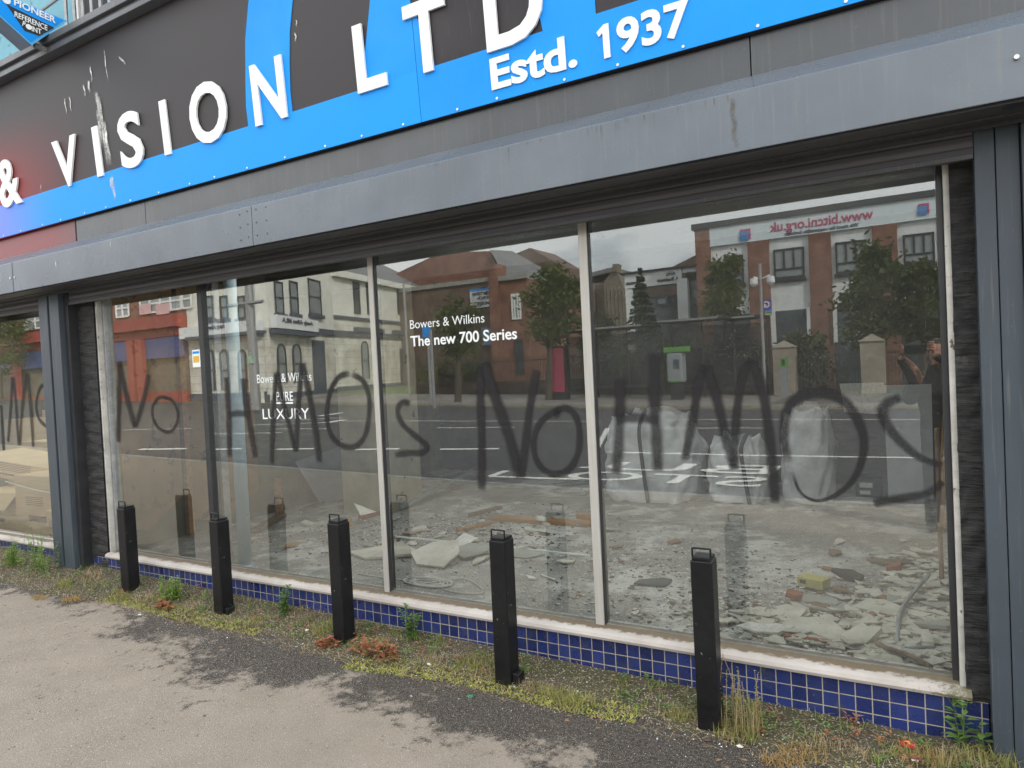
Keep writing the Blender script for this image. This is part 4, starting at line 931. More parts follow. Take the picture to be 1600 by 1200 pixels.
def plank(a, b, w_, th, ma, lb, name='plank', cat='wood', za=0, zb=0, group=None):
    p0, p1 = PZ(*a, FZ), PZ(*b, FZ); p0.z += za; p1.z += zb; d = p1-p0; L_ = d.length; d.normalize(); s_ = Vector((-d.y, d.x, 0)).normalized(); u_ = d.cross(s_)*-1
    if u_.z < 0: u_ = -u_
    M_ = Matrix((d, s_, u_)).transposed().to_4x4(); M_.translation = p0
    m_ = MB().box(0, L_, -w_/2, w_/2, .003, th+.003, M_); return tag(m_.build(name, ma, origin=p0, bevel=.002), lb, cat, group)
slab(683, 880, .20, .19, .014, 'plaster', 'pale beige broken slab left of the fourth bollard', tilt=.0, n=6, rx=.42, az=.3)
slab(600, 866, .36, .22, .02, 'plaster', 'large beige slab lying behind the left silver mullion', tilt=.0, az=.35, n=4, rx=.10)
slab(738, 868, .17, .16, .012, 'plasterg', 'grey sheet fragment beside the pale beige slab', rx=.22)
slab(724, 852, .14, .12, .006, 'white_chip', 'white card-like fragment above the pale beige slab', tilt=.0, rx=.4, n=4, az=.6)
slab(810, 868, .18, .12, .012, 'plasterg', 'dark grey sheet fragment right of the fourth bollard top')
slab(568, 818, .13, .06, .006, 'white_chip', 'white triangular shard at the column foot', n=3, tilt=.9, lift=.08)
slab(455, 855, .09, .07, .02, mat('orange_board', (.50, .28, .12), (.42, .22, .09), .8), 'small orange-brown board scrap near the pale pole', name='board_scrap', n=4, tilt=.25)
slab(1021, 912, .12, .09, .015, 'slate', 'dark green-grey tile piece lying left of the fifth bollard', name='tile_piece', n=5, tilt=.02)
slab(1325, 905, .10, .07, .03, 'strap', 'dark crumpled lump behind the yellow box', name='dark_lump', tilt=.3)
slab(1240, 942, .05, .045, .03, 'brickbit', 'rust-coloured shard in front of the yellow box', name='brick_shard', tilt=.7, lift=.02)
slab(1283, 993, .19, .12, .012, 'plaster', 'long cream slab near the sill right of the fifth bollard', n=5, tilt=.0, az=-.35, rx=.18)
slab(1375, 955, .16, .08, .016, 'plaster', 'grey-cream slab left of the bent conduit', n=5, tilt=.12, az=-.2)
slab(1395, 945, .09, .06, .016, 'plasterg', 'small upright-looking slab touching the bent conduit', n=4, tilt=.3, az=1.0)
slab(1280, 945, .22, .14, .010, 'plasterg', 'broad grey sheet fragment in front of the yellow box', tilt=.04)
slab(1230, 965, .14, .09, .014, 'plaster', 'beige fragment behind the long cream slab')
slab(1190, 985, .16, .06, .012, 'white_chip', 'white edge piece right of the fifth bollard', n=5)
slab(1345, 1005, .11, .07, .03, 'plaster', 'cream crumpled lump near the sill below the conduit', tilt=.3)
slab(1380, 1030, .15, .06, .01, 'plaster', 'pale shard against the sill at the right')
slab(1430, 1020, .14, .10, .012, 'plaster', 'beige piece in the right-hand corner by the sill')
slab(1460, 985, .13, .09, .02, 'plasterg', 'grey piece in the right-hand corner below the loose pipe', tilt=.3)
slab(1400, 895, .09, .045, .05, 'brickbit', 'reddish brick at the right, behind the conduit', name='brick_piece', n=4, tilt=.1)
slab(1395, 883, .16, .05, .02, 'wood_old', 'brown board piece behind the reddish brick', name='board_scrap', n=4, tilt=.05, az=.1)
slab(845, 820, .07, .05, .03, 'white_chip', 'small pale block on the plank pile', name='block', n=4, lift=.04)
slab(548, 823, .03, .03, .09, mat('tan_box', (.42, .27, .13), (.36, .22, .1), .8), 'small tan block at the foot of the column', name='block', n=4, tilt=.05)
slab(1305, 866, .10, .05, .012, 'wood_old', 'brown shard lying beyond the yellow box', name='board_scrap'); slab(1310, 850, .07, .05, .015, 'plaster', 'pale shard beyond the yellow box')
slab(655, 830, .12, .04, .02, 'plaster', 'curved beige strip right of the left silver mullion', n=5); slab(910, 820, .12, .08, .012, 'plasterg', 'grey sheet piece left of the right silver mullion')
slab(480, 822, .10, .05, .03, 'plaster', 'pale debris piece right of the pale pole'); slab(830, 905, .05, .02, .01, 'white_chip', 'tiny white strip near the middle of the floor', n=4); slab(885, 880, .09, .05, .01, 'plaster', 'beige flake near the right silver mullion')
plank((770, 812), (925, 822), .12, .035, 'wood', 'orange raw timber plank lying flat near the middle'); plank((715, 832), (765, 820), .05, .03, 'wood', 'short split timber left of the raw plank')
plank((735, 807), (782, 795), .06, .03, 'wood_old', 'dull brown offcut behind the raw plank'); plank((905, 815), (938, 820), .09, .05, 'wood', 'pale timber end by the right silver mullion', za=.03, zb=.03)
plank((397, 833), (440, 808), .12, .03, 'wood_old', 'weathered board right of the pale pole'); plank((565, 812), (592, 803), .09, .04, 'brickbit', 'red-brown block lying at the column foot', name='brick_piece')
plank((628, 798), (740, 757), .04, .04, 'steelp', 'grey metal strip leaning over rubble behind the left silver mullion', name='metal_strip', cat='metal strip', za=.02, zb=.16)
plank((618, 842), (922, 874), .018, .012, mat('pale_batten', (.74, .80, .76), (.68, .74, .70), .5), 'long pale mint batten lying across the floor', name='batten', cat='batten', za=.015, zb=.02)
plank((470, 800), (530, 778), .05, .03, 'wood_old', 'brown batten below the leaning grey sheet'); plank((845, 900), (868, 908), .02, .01, 'white_chip', 'small white strip on the clear floor', name='batten', cat='batten')
plank((1360, 878), (1410, 885), .05, .03, 'wood_old', 'brown offcut near the right wall'); plank((1285, 890), (1330, 897), .04, .02, 'wood', 'narrow brown splinter right of the yellow box')
plank((1225, 998), (1300, 1008), .03, .02, 'brickbit', 'rusty edge strip under the long cream slab', name='batten', cat='batten'); plank((1330, 1028), (1370, 1036), .03, .02, 'wood_old', 'thin brown splinter near the sill')
# cable, conduit, pipes
p_ = PZ(672, 912, FZ); pts = []
for i in range(110):
    a = i*.33; rr_ = .10+.035*math.sin(i*.21); pts.append(p_+Vector((math.cos(a)*rr_*1.5-.02, math.sin(a)*rr_*.75, .006+.0004*(i % 25))))
st_ = PZ(560, 898, FZ); pts = [st_+Vector((0, 0, .006)), PZ(620, 906, FZ)+Vector((0, 0, .006))]+pts+[PZ(720, 905, FZ)+Vector((0, 0, .008)), PZ(745, 915, FZ)+Vector((0, 0, .008)), PZ(755, 928, FZ)+Vector((0, 0, .008)), PZ(720, 928, FZ)+Vector((0, 0, .008)), PZ(690, 922, FZ)+Vector((0, 0, .01))]
tag(MB().tube(arc(pts, 3), .0042, 6).build('cable_coil', 'cable', origin=p_, smooth=True), 'white cable loosely coiled on the floor near the sill', 'cable')
pts = [PZ(1402, 1012, FZ)+Vector((0, 0, .01)), PZ(1403, 990, FZ)+Vector((0, 0, .03)), PZ(1408, 968, FZ)+Vector((0, 0, .05)), PZ(1425, 945, FZ)+Vector((0, 0, .06)), PZ(1452, 918, FZ)+Vector((0, 0, .08))]
tag(MB().tube(arc(pts), .012, 8).build('conduit', 'steelp', origin=pts[0], smooth=True), 'bent pale grey conduit sticking out of the rubble at right', 'pipe')
pts = [PZ(1368, 1012, FZ)+Vector((0, 0, .03)), PZ(1385, 1025, FZ)+Vector((0, 0, .04)), PZ(1420, 1040, FZ)+Vector((0, 0, .05)), PZ(1455, 1062, FZ)+Vector((0, 0, .06))]
tag(MB().tube(arc(pts), .013, 8).build('hose', 'wood_old', origin=pts[0], smooth=True), 'dull brown hose lying against the sill at bottom right', 'hose')
pts = [PZ(1375, 1014, FZ)+Vector((0, 0, .02)), PZ(1400, 1016, FZ)+Vector((0, 0, .02)), PZ(1428, 1021, FZ)+Vector((0, 0, .03)), PZ(1462, 1020, FZ)+Vector((0, 0, .03))]
tag(MB().tube(arc(pts), .009, 8).build('hose', 'steelp', origin=pts[0], smooth=True), 'short grey hose lying in the right-hand rubble', 'hose')
q = PZ(1472, 912, FZ); tag(MB().tube([q, q+Vector((.0, .0, 1.0))], .014, 8).build('loose_pipe', 'brown_chip', origin=q), 'thin brown pipe standing against the right wall', 'pipe')
for k, (dx, lb) in enumerate(((.0, 'leaning raw timber against the right wall, shorter one'), (.05, 'leaning raw timber against the right wall, longer one'))):
    a = Vector((.19+dx*.6, 3.3+dx*4, FZ)); b = Vector((.30+dx*.4, 3.6+dx*4, 1.35+dx*5)); d = (b-a).normalized()
    tag(MB().prism([a+Vector(q) for q in ((-.02, -.02, 0), (.02, -.02, 0), (.02, .02, 0), (-.02, .02, 0))], b-a).build('timber', 'wood', origin=a), lb, 'wood')
# yellow box
p_ = PZ(1270, 918, FZ); t = thing('cardboard_box', 'small crushed yellow box on the rubble right of the fifth bollard', 'box', p_)
M_ = Matrix.Translation(p_) @ Matrix.Rotation(-.35, 4, 'Z'); MB().box(-.08, .09, -.05, .06, .01, .07, M_).build('carton', 'yellow', t, bevel=.004)
MB().box(-.06, -.02, -.0515, -.0508, .03, .055, M_).box(-.08, .09, -.07, -.052, .0, .008, M_).build('label', 'strap', t)
# pale blue pole
q = PZ(384, 884, FZ); t = thing('steel_post', 'pale blue round steel post standing just inside the glass', 'post', q)
MB().tube([q, q+Vector((0, 0, 2.9))], .053, 24).build('shaft', 'pole_blue', t, smooth=True); MB().tube([q, q+Vector((0, 0, .012))], .075, 24).build('base_plate', 'pole_blue', t)
# leaning sheet, board, boards on the wall
p0, p1 = PX(478, 790, -6.27), PX(532, 776, -6.27)
t = tag(MB().prism([Vector((-6.10, 2.62, FZ)), Vector((-6.10, 3.2, FZ)), Vector((-6.29, 3.28, .78)), Vector((-6.29, 2.42, .68))], (.012, 0, 0)).build('sheet', mat('grey_panel', (.33, .33, .34), (.28, .28, .29), .6), origin=(-6.1, 2.9, FZ)), 'grey sheet with a hole leaning against the left wall by the column', 'sheet')
for y0_, y1_, z0_, z1_, lb in ((.22, .98, .30, 2.6, 'tall brown board fixed to the left wall nearest the glass'), (1.02, 1.9, .20, 2.7, 'brown board with ragged lower edge fixed to the left wall behind the stud')):
    pl = [(-6.315, y0_, z0_+.1), (-6.315, (y0_+y1_)/2, z0_-.02), (-6.315, y1_, z0_+.25), (-6.315, y1_, z1_), (-6.315, y0_, z1_)]
    tag(MB().prism(pl, (.012, 0, 0)).build('wall_board', 'ply', origin=(-6.315, y0_, z0_)), lb, 'board')
tag(MB().box(-6.302, -6.25, .99, 1.05, FZ, 3.0).build('timber_stud', 'wood', origin=(-6.28, 1.02, FZ)), 'full-height raw timber stud on the brown boarded left wall', 'wood')
tag(MB().box(-6.2, -6.14, 2.02, 2.08, FZ, .55).build('timber_stud', 'wood', origin=(-6.17, 2.05, FZ)), 'short timber upright near the left wall', 'wood')
# flat white board leaning at the back right, sheet above, black crate
t = tag(MB().prism([(-.20, 4.70, FZ), (.20, 4.70, FZ), (.22, 4.98, 1.28), (-.22, 4.98, 1.28)], (0, .04, 0)).build('board', mat('grey_white_board', (.44, .46, .47), (.38, .40, .41), .5, speck=(.7, .7, .68), speck_s=6, speck_t=.7), origin=(0, 4.7, FZ)), 'tall pale grey board leaning on the back wall behind the last s of the graffiti', 'board')
t = tag(MB().prism([(-.62, 5.25, .98), (-.22, 5.25, .95), (-.22, 5.28, 1.30), (-.66, 5.28, 1.30)], (0, .02, 0)).build('sheet', 'white_chip', origin=(-.6, 5.25, 1)), 'torn white sheet hanging on the back wall left of the tall board', 'sheet')
t = thing('crate', 'black crate with white labels left of the tall grey board', 'crate', (-.38, 4.75, FZ)); MB().box(-.5, -.26, 4.65, 4.95, FZ, FZ+.2).build('body', 'strap', t, bevel=.01); MB().box(-.46, -.34, 4.647, 4.649, FZ+.10, FZ+.15).box(-.46, -.36, 4.647, 4.649, FZ+.03, FZ+.07).build('label', 'white_chip', t)
# bulk bags
def bag(x0, x1, y, dep, h, lb, seed, strapx=None, droop=.15):
    rr = random.Random(seed); t = thing('bulk_bag', lb, 'bag', ((x0+x1)/2, y, FZ), 'white bulk bags at the back of the shop'); nu, nv = 56, 24; m_ = MB(); cx, cy = (x0+x1)/2, y+dep/2; ph = rr.uniform(0, 6)
    for j in range(nv+1):
        v = j/nv; z = FZ+h*v
        for i in range(nu):
            a = i/nu*6.283; ca_, sa_ = math.cos(a), math.sin(a); e = .55; sx = math.copysign(abs(ca_)**e, ca_); sy = math.copysign(abs(sa_)**e, sa_)
            bul = 1+.08*math.sin(v*3.1)-.26*max(0, v-.6)*2.4*(.75+.25*math.sin(a*3+ph)); wob = .045*math.sin(a*5+v*9+ph)+.03*math.sin(a*11-v*15)+.02*math.sin(v*23+a*3)
            m_.v.append(Vector((cx+(x1-x0)/2*sx*(bul+wob), cy+dep/2*sy*(bul+wob), z-droop*v*v*(.5+.3*math.sin(a*2+ph)+.2*math.sin(a*7))+rr.uniform(-.014, .014))))
    for j in range(nv):
        for i in range(nu): a = j*nu+i; b = j*nu+(i+1) % nu; m_.f.append((a, b, b+nu, a+nu))
    m_.v.append(Vector((cx, cy, FZ+h*.78))); k = len(m_.v)-1
    for i in range(nu): m_.f.append((nv*nu+i, nv*nu+(i+1) % nu, k))
    m_.build('sack', 'bag', t, smooth=True)
    if strapx is not None:
        MB().tube(arc([(strapx, y-.06, FZ+.02), (strapx-.03, y-.09, FZ+h*.4), (strapx-.06, y-.07, FZ+h*.8), (strapx-.02, y+.05, FZ+h*1.0)]), .022, 6).build('strap', 'strap', t, smooth=True)
    return t
bag(-2.95, -2.02, 3.75, .9, 1.0, 'white bulk bag left of the H in the right-hand graffiti, broad one', 1, -2.42)
bag(-1.86, -1.32, 3.95, .7, .72, 'pale slumped bulk bag in the middle with a black strap', 2, -1.42)
bag(-1.15, -.68, 4.15, .7, 1.0, 'grey-white bulk bag at the right inside the graffiti O', 4)
# crumbs: white chips, grey chips and brown chips that nobody could count
def crumbs(n, ma, lb, zones, smin, smax, name):
    m_ = MB()
    for i in range(n):
        z_ = R.choice(zones); x = R.gauss(z_[0], z_[2]); y = R.gauss(z_[1], z_[3])
        if not (-6.1 < x < .25 and .32 < y < 5.2): continue
        if -5.55 < x < -4.85 and 2.3 < y < 3.1: continue
        s_ = smin+(smax-smin)*R.random()**3; c = Vector((x, y, FZ+s_*.25)); a = R.uniform(0, 6.28); f_ = R.uniform(.15, .6)
        pts = []
        for q in range(5): b = a+q*1.2566+R.uniform(-.3, .3); pts.append(c+Vector((math.cos(b)*s_*R.uniform(.5, 1.3), math.sin(b)*s_*R.uniform(.4, 1), R.uniform(-.2, .3)*s_)))
        m_.prism(pts, (0, 0, s_*f_ if s_ < .012 else min(s_*f_, .003+.006*R.random())))
    return tag(m_.build(name, ma), lb, 'rubble', kind='stuff')
Z1 = [(-4.4, 1.5, .6, .5), (-3.6, 2.1, .7, .5), (-3.9, 1.7, .5, .5), (-2.6, 1.7, .8, .6), (-1.4, 1.6, .5, .4), (-.5, 1.2, .5, .4), (-.2, .8, .4, .25), (-.4, 1.0, .5, .3), (-1.0, .7, .8, .2)]
crumbs(5200, 'white_chip', 'white plaster crumbs strewn over the shop floor', Z1, .003, .016, 'plaster_crumbs')
crumbs(2600, 'grey_chip', 'grey grit and stone chips strewn over the shop floor', Z1+[(-2, 3, 1.5, 1)], .003, .018, 'rubble_chips')
crumbs(900, 'brown_chip', 'brown wood and rust flakes among the rubble', Z1+[(-3.3, 2.3, .4, .3)], .005, .028, 'wood_flakes')
crumbs(1100, 'plaster', 'flat beige plaster flakes heaped in the right-hand corner', [(-.15, .75, .3, .22), (-.0, 1.2, .18, .35), (-.5, .62, .35, .12), (0, .7, .2, .2), (.05, 1.9, .12, .4)], .015, .07, 'plaster_flakes')
SUSED = set(); SREF = [(n_, PZ(a, b, FZ).x, PZ(a, b, FZ).y) for n_, a, b in (('pale blue steel post', 384, 884), ('column foot', 570, 812), ('pale beige slab', 683, 880), ('orange raw plank', 845, 818), ('coiled white cable', 672, 912),
    ('dark green-grey tile piece', 1021, 912), ('yellow box', 1270, 918), ('bent grey conduit', 1425, 950), ('long cream slab', 1283, 993), ('reddish brick', 1400, 895), ('orange-brown board scrap', 455, 855), ('brown hose', 1410, 1035), ('grey metal strip', 680, 785))]
for i in range(60):
    x = R.choice((R.gauss(-.15, .3), R.gauss(-.35, .4), R.gauss(-4.0, .6), R.gauss(-2.9, .6))); y = R.uniform(.5, 1.5) if x > -1.4 else R.uniform(1.2, 2.6)
    if not (-5.9 < x < .18): continue
    rr = random.Random(i); th = rr.uniform(.005, .012); pl = slab_poly(rr.choice((4, 5, 6)), rr.uniform(.03, .10), rr.uniform(.03, .07), rr)
    M_ = Matrix.Translation((x, y, FZ+.012)) @ Matrix.Rotation(rr.uniform(0, 6.28), 4, 'Z') @ Matrix.Rotation(rr.uniform(-.25, .25), 4, 'X')
    m_ = MB().prism(pl, (0, 0, th)); m_.v = [M_ @ v for v in m_.v]
    col = rr.choice(['plaster', 'plaster', 'plasterg', 'brown_chip']); cw = {'plaster': 'beige', 'plasterg': 'grey', 'brown_chip': 'brown'}[col]
    nr = min(SREF, key=lambda q: (q[1]-x)**2+(q[2]-y)**2); dx, dy = x-nr[1], y-nr[2]
    side = ('right of' if dx > 0 else 'left of') if abs(dx) > abs(dy) else ('behind' if dy > 0 else 'in front of'); rad = max(v.length for v in pl); sz_ = 'tiny' if rad < .06 else 'small' if rad < .09 else 'larger'
    lb = '%s %s broken shard on the floor just %s the %s' % (sz_, cw, side, nr[0])
    if lb in SUSED: continue
    SUSED.add(lb); tag(m_.build('rubble_shard', col, origin=(x, y, FZ)), lb, 'rubble', 'broken shards lying on the shop floor')
# cardboard boxes in the left shop
def carton(c, sx, sy, sz, rz, lb, tilt=0, flaps=True, pr='print'):
    t = thing('cardboard_box', lb, 'box', c, 'cardboard boxes piled in the left shop window'); M_ = Matrix.Translation(c) @ Matrix.Rotation(rz, 4, 'Z') @ Matrix.Rotation(tilt, 4, 'Y')
    MB().box(-sx/2, sx/2, -sy/2, sy/2, 0, sz, M_).build('carton', 'card', t, bevel=.004)
    if flaps: MB().prism([M_ @ Vector(q) for q in ((-sx/2, -sy/2-.002, sz), (sx/2, -sy/2-.002, sz), (sx/2-.03, -sy/2-.12, sz-.16), (-sx/2+.03, -sy/2-.12, sz-.16))], (0, -.004, 0)).build('flap', 'card', t)
    m_ = MB()
    for k in range(5): m_.box(-sx*.25, sx*.15, -sy/2-.0025, -sy/2-.001, sz*.5+k*.02, sz*.5+k*.02+.006, M_)
    m_.box(-sx*.2, sx*.2, -sy/2-.0025, -sy/2-.001, sz*.22, sz*.32, M_).build('print', pr, t)
    return t
def box_px(px0, px1, pyt, y, dep, lb, rz=0, zb_=FZ, tilt=0, flap=False, pr='print', tilt_y=0):
    xa, xb = PY(px0, (pyt+820)/2, y).x, PY(px1, (pyt+820)/2, y).x; zt_ = PY((px0+px1)/2, pyt, y).z
    return carton(Vector(((xa+xb)/2, y+dep/2, zb_)), xb-xa, dep, zt_-zb_, rz, lb, tilt, flap, pr)
box_px(26, 88, 744, .45, .6, 'large plain cardboard box nearest the glass in the left window', .04)
box_px(66, 96, 800, .22, .2, 'small blue-printed cardboard box beside the guide rail', -.25, pr='printb')
box_px(-40, 18, 770, .42, .5, 'cardboard box with a hanging flap at the left edge of the photo', .12, flap=True)
box_px(-30, 62, 724, .75, .75, 'tilted cardboard box lying across the tops of the front boxes', .32, zb_=.62, tilt=.16)
box_px(40, 110, 690, 1.5, .7, 'brown cardboard box behind the tilted one', .1)
box_px(-60, 60, 655, 2.1, .7, 'wide cardboard box high at the back of the left pile', -.15)
box_px(50, 130, 640, 2.6, .7, 'tall cardboard box deepest in the left window', .08)
tag(MB().tube(arc([(-8.3, .3, .72), (-7.6, .28, .66), (-6.7, .3, .62)]), .006, 6).build('strapping', 'letter2', origin=(-8.3, .3, .72)), 'white strapping band stretched across the cardboard boxes', 'strap')

# ================================================================ ACROSS THE STREET (seen in the glass)
class Facade:
    """vertical wall plane through real points a, b (left to right as reflected)"""
    def __init__(s, a, b, zb=0.0, n_to=None):
        s.a = Vector((a[0], a[1], 0)); s.b = Vector((b[0], b[1], 0)); s.d = (s.b-s.a).normalized(); s.n = Vector((-s.d.y, s.d.x, 0))
        if s.n.dot(Vector(n_to) if n_to else CM-s.a) < 0: s.n = -s.n
        if n_to is None and s.n.dot(Vector((0, 0, 0))-s.a) < 0: s.n = -s.n
    def uz(s, px, py):
        d = rray(px, py); t = (s.a-CM).dot(s.n)/d.dot(s.n); p_ = CM+t*d; return (p_-s.a).dot(s.d), p_.z
    def P(s, u, z, o=0): v = s.a+s.d*u+s.n*o; v.z = z; return v
    def box(s, m_, u0, u1, z0, z1, o0, o1):
        if u0 > u1: u0, u1 = u1, u0
        if z0 > z1: z0, z1 = z1, z0
        q = [s.P(u, z, o) for z in (z0, z1) for o in (o0, o1) for u in (u0, u1)]
        return m_.add(q, [(0, 2, 3, 1), (4, 5, 7, 6), (0, 1, 5, 4), (2, 6, 7, 3), (0, 4, 6, 2), (1, 3, 7, 5)])
    def pbox(s, m_, px0, py0, px1, py1, o0, o1, zt=None, zb=None):
        """rectangle from picked top-left and bottom-right corners, leaning of the photo removed"""
        z1_, z0_ = s.uz((px0+px1)/2, py0)[1], s.uz((px0+px1)/2, py1)[1]; u0_ = s.uz(px0, (py0+py1)/2)[0]; u1_ = s.uz(px1, (py0+py1)/2)[0]
        return s.box(m_, u0_, u1_, z0_ if zb is None else zb, z1_ if zt is None else zt, o0, o1)
    def text(s, st, px0, py0, px1, py1, o=.03, bold=0, th=.02, ma='txt_dark', par=None, nm='lettering'):
        u0_, u1_ = s.uz(px0, py0)[0], s.uz(px1, py0)[0]; zt, zb = s.uz((px0+px1)/2, py0)[1], s.uz((px0+px1)/2, py1)[1]
        h = abs(zt-zb); w_ = abs(u1_-u0_); u = max(u0_, u1_)
        sgn_ = -1; org = s.P(u, min(zt, zb), o)
        return text_mb(st, org, -s.d, (0, 0, 1), w_, h, th, bold, nrm=s.n).build(nm, ma, par)
def win(fc, par, px0, py0, px1, py1, nm='window', fr='dark_frame', pane='paneb', nx=1, nz=1, arch=False, sillm=None, inset=.0, t=.07):
    m_ = MB(); u0_ = fc.uz(px0, (py0+py1)/2)[0]; u1_ = fc.uz(px1, (py0+py1)/2)[0]; z1_ = fc.uz((px0+px1)/2, py0)[1]; z0_ = fc.uz((px0+px1)/2, py1)[1]
    if u0_ > u1_: u0_, u1_ = u1_, u0_
    if arch:
        r_ = (u1_-u0_)/2; pts = [fc.P(u0_, z0_, .02), fc.P(u1_, z0_, .02)]+[fc.P((u0_+u1_)/2+math.cos(a)*r_, z1_-r_+math.sin(a)*r_, .02) for a in [i*math.pi/8 for i in range(9)]]
        w_ = MB().prism(pts, fc.n*.02).build(nm, pane, par)
        fr_ = MB().tube([fc.P(u0_, z0_, .05)]+[p_+fc.n*.03 for p_ in pts[:1:-1]]+[fc.P(u1_, z0_, .05)], t*.9, 4)
    else:
        w_ = fc.box(m_, u0_, u1_, z0_, z1_, .01, .04).build(nm, pane, par); fr_ = MB()
        for a, b, c, e in ((u0_, u0_+t, z0_, z1_), (u1_-t, u1_, z0_, z1_), (u0_+t, u1_-t, z0_, z0_+t), (u0_+t, u1_-t, z1_-t, z1_)): fc.box(fr_, a, b, c, e, .042, .09)
    for i in range(1, nx): u = u0_+(u1_-u0_)*i/nx; fc.box(fr_, u-t*.4, u+t*.4, z0_+t, z1_-t, .041, .08)
    for i in range(1, nz): z = z0_+(z1_-z0_)*i/nz; fc.box(fr_, u0_+t, u1_-t, z-t*.4, z+t*.4, .041, .085)
    fr_.build('frame', fr, w_)
    if sillm: fc.box(MB(), u0_-.12, u1_+.12, z0_-.22, z0_-.01, .0, .22).build('sill', sillm, w_)
    return w_
# ---- white corner building
YA = -20.8
cAC = RY(418, 624, YA); cA0 = RY(303, 630, YA)
zb = .4
FA = Facade((cA0.x, YA), (cAC.x, YA)); cCB = RG(527, 612); cE = RG(708, 595)
FC = Facade((cAC.x, YA), (cCB.x, cCB.y)); FB = Facade((cCB.x, cCB.y), (cE.x, cE.y))
wb = thing('corner_building', 'cream rendered two-storey corner building with slate-blue bands and arched windows', 'building', (cAC.x, YA, .4))
TOPZ = FB.uz(528, 425)[1]
for fc, u1 in ((FA, (cAC-Vector((cA0.x, YA, 0))).length), (FC, (FC.b-FC.a).length), (FB, (FB.b-FB.a).length)):
    u1 = (fc.b-fc.a).length; u0 = -.2 if fc is FA else 0
    midz = fc.uz(*{0: (360, 505), 1: (470, 500), 2: (600, 495)}[[FA, FC, FB].index(fc)])[1]
    fc.box(MB(), u0, u1, -.3, midz-.4, -.35, 0).build('lower_wall', 'white_render', wb); fc.box(MB(), u0, u1, midz-.4, TOPZ, -.35, 0).build('upper_wall', 'cream', wb)
    fc.box(MB(), u0, u1, -.3, .3+g(fc.a.x), .002, .06).build('plinth', 'navy', wb)
a_, b2_, c_, d_ = Vector((cA0.x, YA, TOPZ)), Vector((cAC.x, YA, TOPZ)), Vector((cCB.x, cCB.y, TOPZ)), Vector((cE.x, cE.y, TOPZ))
inn = Vector((-9, -9, 3.4)); back = Vector((-14, -2, 0))
rp = MB(); apex = [Vector((a_.x, YA-7, TOPZ+3.2)), Vector((cAC.x-5, YA-8, TOPZ+3.2)), Vector((cE.x-7, cE.y+1, TOPZ+3.6))]
bk = [Vector((a_.x, YA-14, TOPZ)), Vector((cE.x-14, cE.y, TOPZ))]
rp.add([a_, b2_, c_, d_]+apex+bk, [(0, 1, 5, 4), (1, 2, 5), (2, 3, 6, 5), (4, 5, 7), (5, 6, 8, 7), (3, 8, 6), (0, 4, 7)]); rp.build('roof', 'grey_roof', wb)
for fc, (p, q) in ((FB, ((527, 428), (709, 452))),): fc.box(MB(), 0, (fc.b-fc.a).length, TOPZ-.35, TOPZ+.05, .002, .35).build('eaves', 'cream', wb)
FA.box(MB(), -.2, (FA.b-FA.a).length, FA.uz(400, 520)[1], FA.uz(400, 501)[1], .005, .5).build('sign_board', 'off_white', wb)
FC.pbox(MB(), 418, 497, 485, 516, .005, .5).build('sign_board', 'off_white', wb)
FA.pbox(MB(), 303, 522, 417, 527, .005, .55).build('band', 'navy', wb)
FC.pbox(MB(), 418, 518, 485, 524, .005, .55).build('band', 'navy', wb)
FC.text('Andy Allen MLA', 426, 500, 475, 509, .52, .02, .02, 'txt_dark', wb); FA.text('Andy Allen MLA', 326, 508, 364, 517, .52, .02, .02, 'txt_dark', wb)
z1, z2 = FB.uz(530, 493)[1], FB.uz(530, 498)[1]; LB = (FB.b-FB.a).length
FB.box(MB(), 0, LB, z2, z1, .003, .12).build('band', 'navy', wb)
z1, z2 = FB.uz(530, 517)[1], FB.uz(530, 525)[1]; FB.box(MB(), 0, LB, z2, z1, .003, .15).build('band', 'navy', wb)
FC.box(MB(), FC.uz(487, 500)[0], (FC.b-FC.a).length, z2, z1, .003, .15).build('band', 'navy', wb)
for x0, x1 in ((552, 596), (612, 645), (662, 690)): 
    FB.box(MB(), FB.uz(x0, 515)[0], FB.uz(x1, 515)[0], z1, z1+.3, .003, .3).build('string_course', 'navy', wb)
win(FC, wb, 428, 440, 441, 490, nz=2, sillm='navy'); win(FC, wb, 452, 440, 464, 490, nz=2, sillm='navy'); win(FC, wb, 481, 437, 500, 491, nz=2, sillm='navy')
win(FC, wb, 433, 538, 445, 598, arch=True, nz=2); win(FC, wb, 457, 538, 469, 598, arch=True, nz=2)
FC.pbox(MB(), 489, 532, 508, 610, .005, .06).build('door', 'navy', wb)
for x in (330, 352, 380): win(FA, wb, x-5, 547, x+6, 610, arch=True, nz=2); win(FA, wb, x-7, 462, x+5, 498, sillm='navy', nz=2)
for x0, x1 in ((552, 561), (572, 578), (620, 631), (667, 674), (680, 687)): win(FB, wb, x0, 441+.07*(x0-552), x1, 490+.02*(x0-552), nz=2, pane='pane', t=.12)
for x0, x1 in ((565, 575),): win(FB, wb, x0, 534, x1, 592, arch=True, nz=2)
FB.pbox(MB(), 625, 545, 640, 603, .005, .06).build('door', 'dark_frame', wb)
win(FB, wb, 672, 545, 678, 588, pane='navy', t=.1); win(FB, wb, 686, 545, 695, 586, pane='navy', t=.1)
